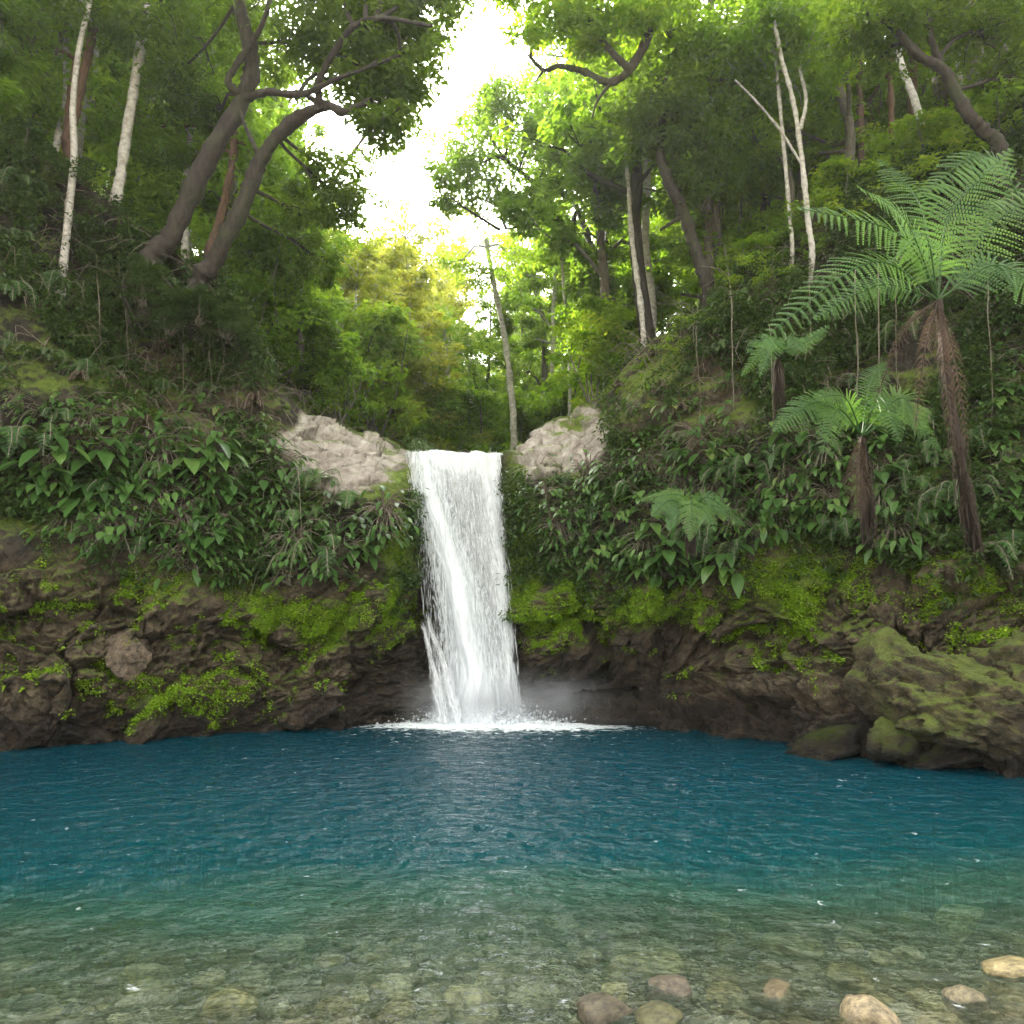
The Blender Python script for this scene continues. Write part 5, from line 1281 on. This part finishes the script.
# scattered tufts over the lower rocks
lw = inview * sstep(.5, 1.2, Sd[..., 2]) * (1 - sstep(2.6, 3.4, Sd[..., 2])) * sstep(.05, .4, pn2 + .2 * (Nd[..., 2] > .3))
c, nr = on_surface(rng, 800, np.clip(lw, 0, 1) * (1 - wet)); c = c + nr * .02
v, f, r = leaf_cloud(c, rng.uniform(.03, .10, len(c)), 16, .06, .03, rng, .8, .4)
g = Geo(); g.add(v, f, r)
tag(link('small_weeds', g.mesh('small_weeds', M_creep)), 'small weeds rooted in cracks of the lower rocks', 'weeds', kind='stuff')
# tangled dead twigs and roots on the dark hillsides
tw = inview * (blob(110, 290, 140, 90) + blob(860, 320, 130, 90) + .5 * blob(660, 350, 60, 50) + .5 * blob(200, 400, 80, 40))
c, nr = on_surface(rng, 700, np.clip(tw, 0, 1)); g = Geo()
for k in range(len(c)):
    L = rng.uniform(.3, 1.1); d = norm(rng.normal(size=3) + nr[k] * .8 + np.array((0, 0, -.4)))
    a = c[k]; b = a + d * L * .5 + nr[k] * .15; e = b + norm(d + rng.normal(size=3) * .5 + np.array((0, 0, -.8))) * L * .6
    g.add(*tube(spline([a, b, e], 6), np.linspace(.011, .004, 6), 4))
tag(link('roots', g.mesh('roots', M_vine, True)), 'tangle of dead twigs and roots on the shaded hillsides', 'roots', kind='stuff')

def vine(label, pts, r_, seed):
    rng = np.random.default_rng(seed); p = spline([P(*a) for a in pts], 22); p = p + rng.normal(size=p.shape) * .006
    g = Geo(); g.add(*tube(p, np.linspace(r_, r_ * .6, 22), 6, .2, seed)); o = link('hanging_vine', g.mesh('hanging_vine', M_vine, True))
    tag(o, label, 'vine', 'vines hanging down the cliffs')
vdefs = [(100, 315, 362, 'short vine left of the dark hollow'), (127, 330, 400, 'vine under the white trunk'),
         (158, 300, 362, 'pale vine in the middle of the dark hollow'), (168, 300, 340, 'shortest vine in the dark hollow'), (185, 320, 450, 'thin root dangling right of the hollow'),
         (212, 330, 392, 'root hanging beneath the bowing tree'), (733, 325, 428, 'straight pale vine at the left of the right hillside'), (772, 365, 492, 'long straight vine below the hanging small tree fern'),
         (698, 370, 440, 'thin vine over the right earth bank'), (857, 305, 440, 'vine falling into the middle tree fern'), (812, 300, 360, 'curling pale root under the wide fronds'),
         (898, 320, 400, 'thin vine left of the tallest tree fern'), (880, 300, 420, 'vine between the two larger tree ferns'), (300, 500, 560, 'short root among the left broad leaves'),
         (990, 330, 470, 'brown vine right of the shaggy fern trunk')]
for k, (x, y0, y1, lb) in enumerate(vdefs):
    gsf = surf(x, (y0 + y1) / 2); gt_ = surf(x, y0)
    if gsf is None: continue
    Yv = min(gsf[0][1], gt_[0][1] if gt_ is not None else 99) - .45
    vine(lb, [(x - 9 * cos(k), y0 - 80, Yv + 2.4), (x - 2, y0 - 30, Yv + .2), (x + 2 * sin(k), y0 + (y1 - y0) * .4, Yv), (x + 1.5 * cos(k), y1, Yv)], .008 if k % 3 else .014, 700 + k)

# ------------------------------------------------------------------ the damp air of the gorge
m, n_, l_ = newmat('haze_air')
pv = n_.new('ShaderNodeVolumePrincipled'); pv.inputs['Color'].default_value = (1, .99, .95, 1); pv.inputs['Density'].default_value = HAZE; pv.inputs['Anisotropy'].default_value = .65
oo = n_.new('ShaderNodeOutputMaterial'); l_.new(pv.outputs[0], oo.inputs['Volume'])
if HAZE > 0:
    b0 = np.array((-90, -125, -5.)); b1 = np.array((90, 120, 48.))
    v = np.array([(x, y, z) for x in (b0[0], b1[0]) for y in (b0[1], b1[1]) for z in (b0[2], b1[2])])
    f = [(0, 1, 3, 2), (4, 6, 7, 5), (0, 4, 5, 1), (2, 3, 7, 6), (0, 2, 6, 4), (1, 5, 7, 3)]
    tag(link('haze', mesh('haze', v, np.array(f), m)), 'thin sunlit mist filling the gorge and forest', 'haze', kind='stuff')
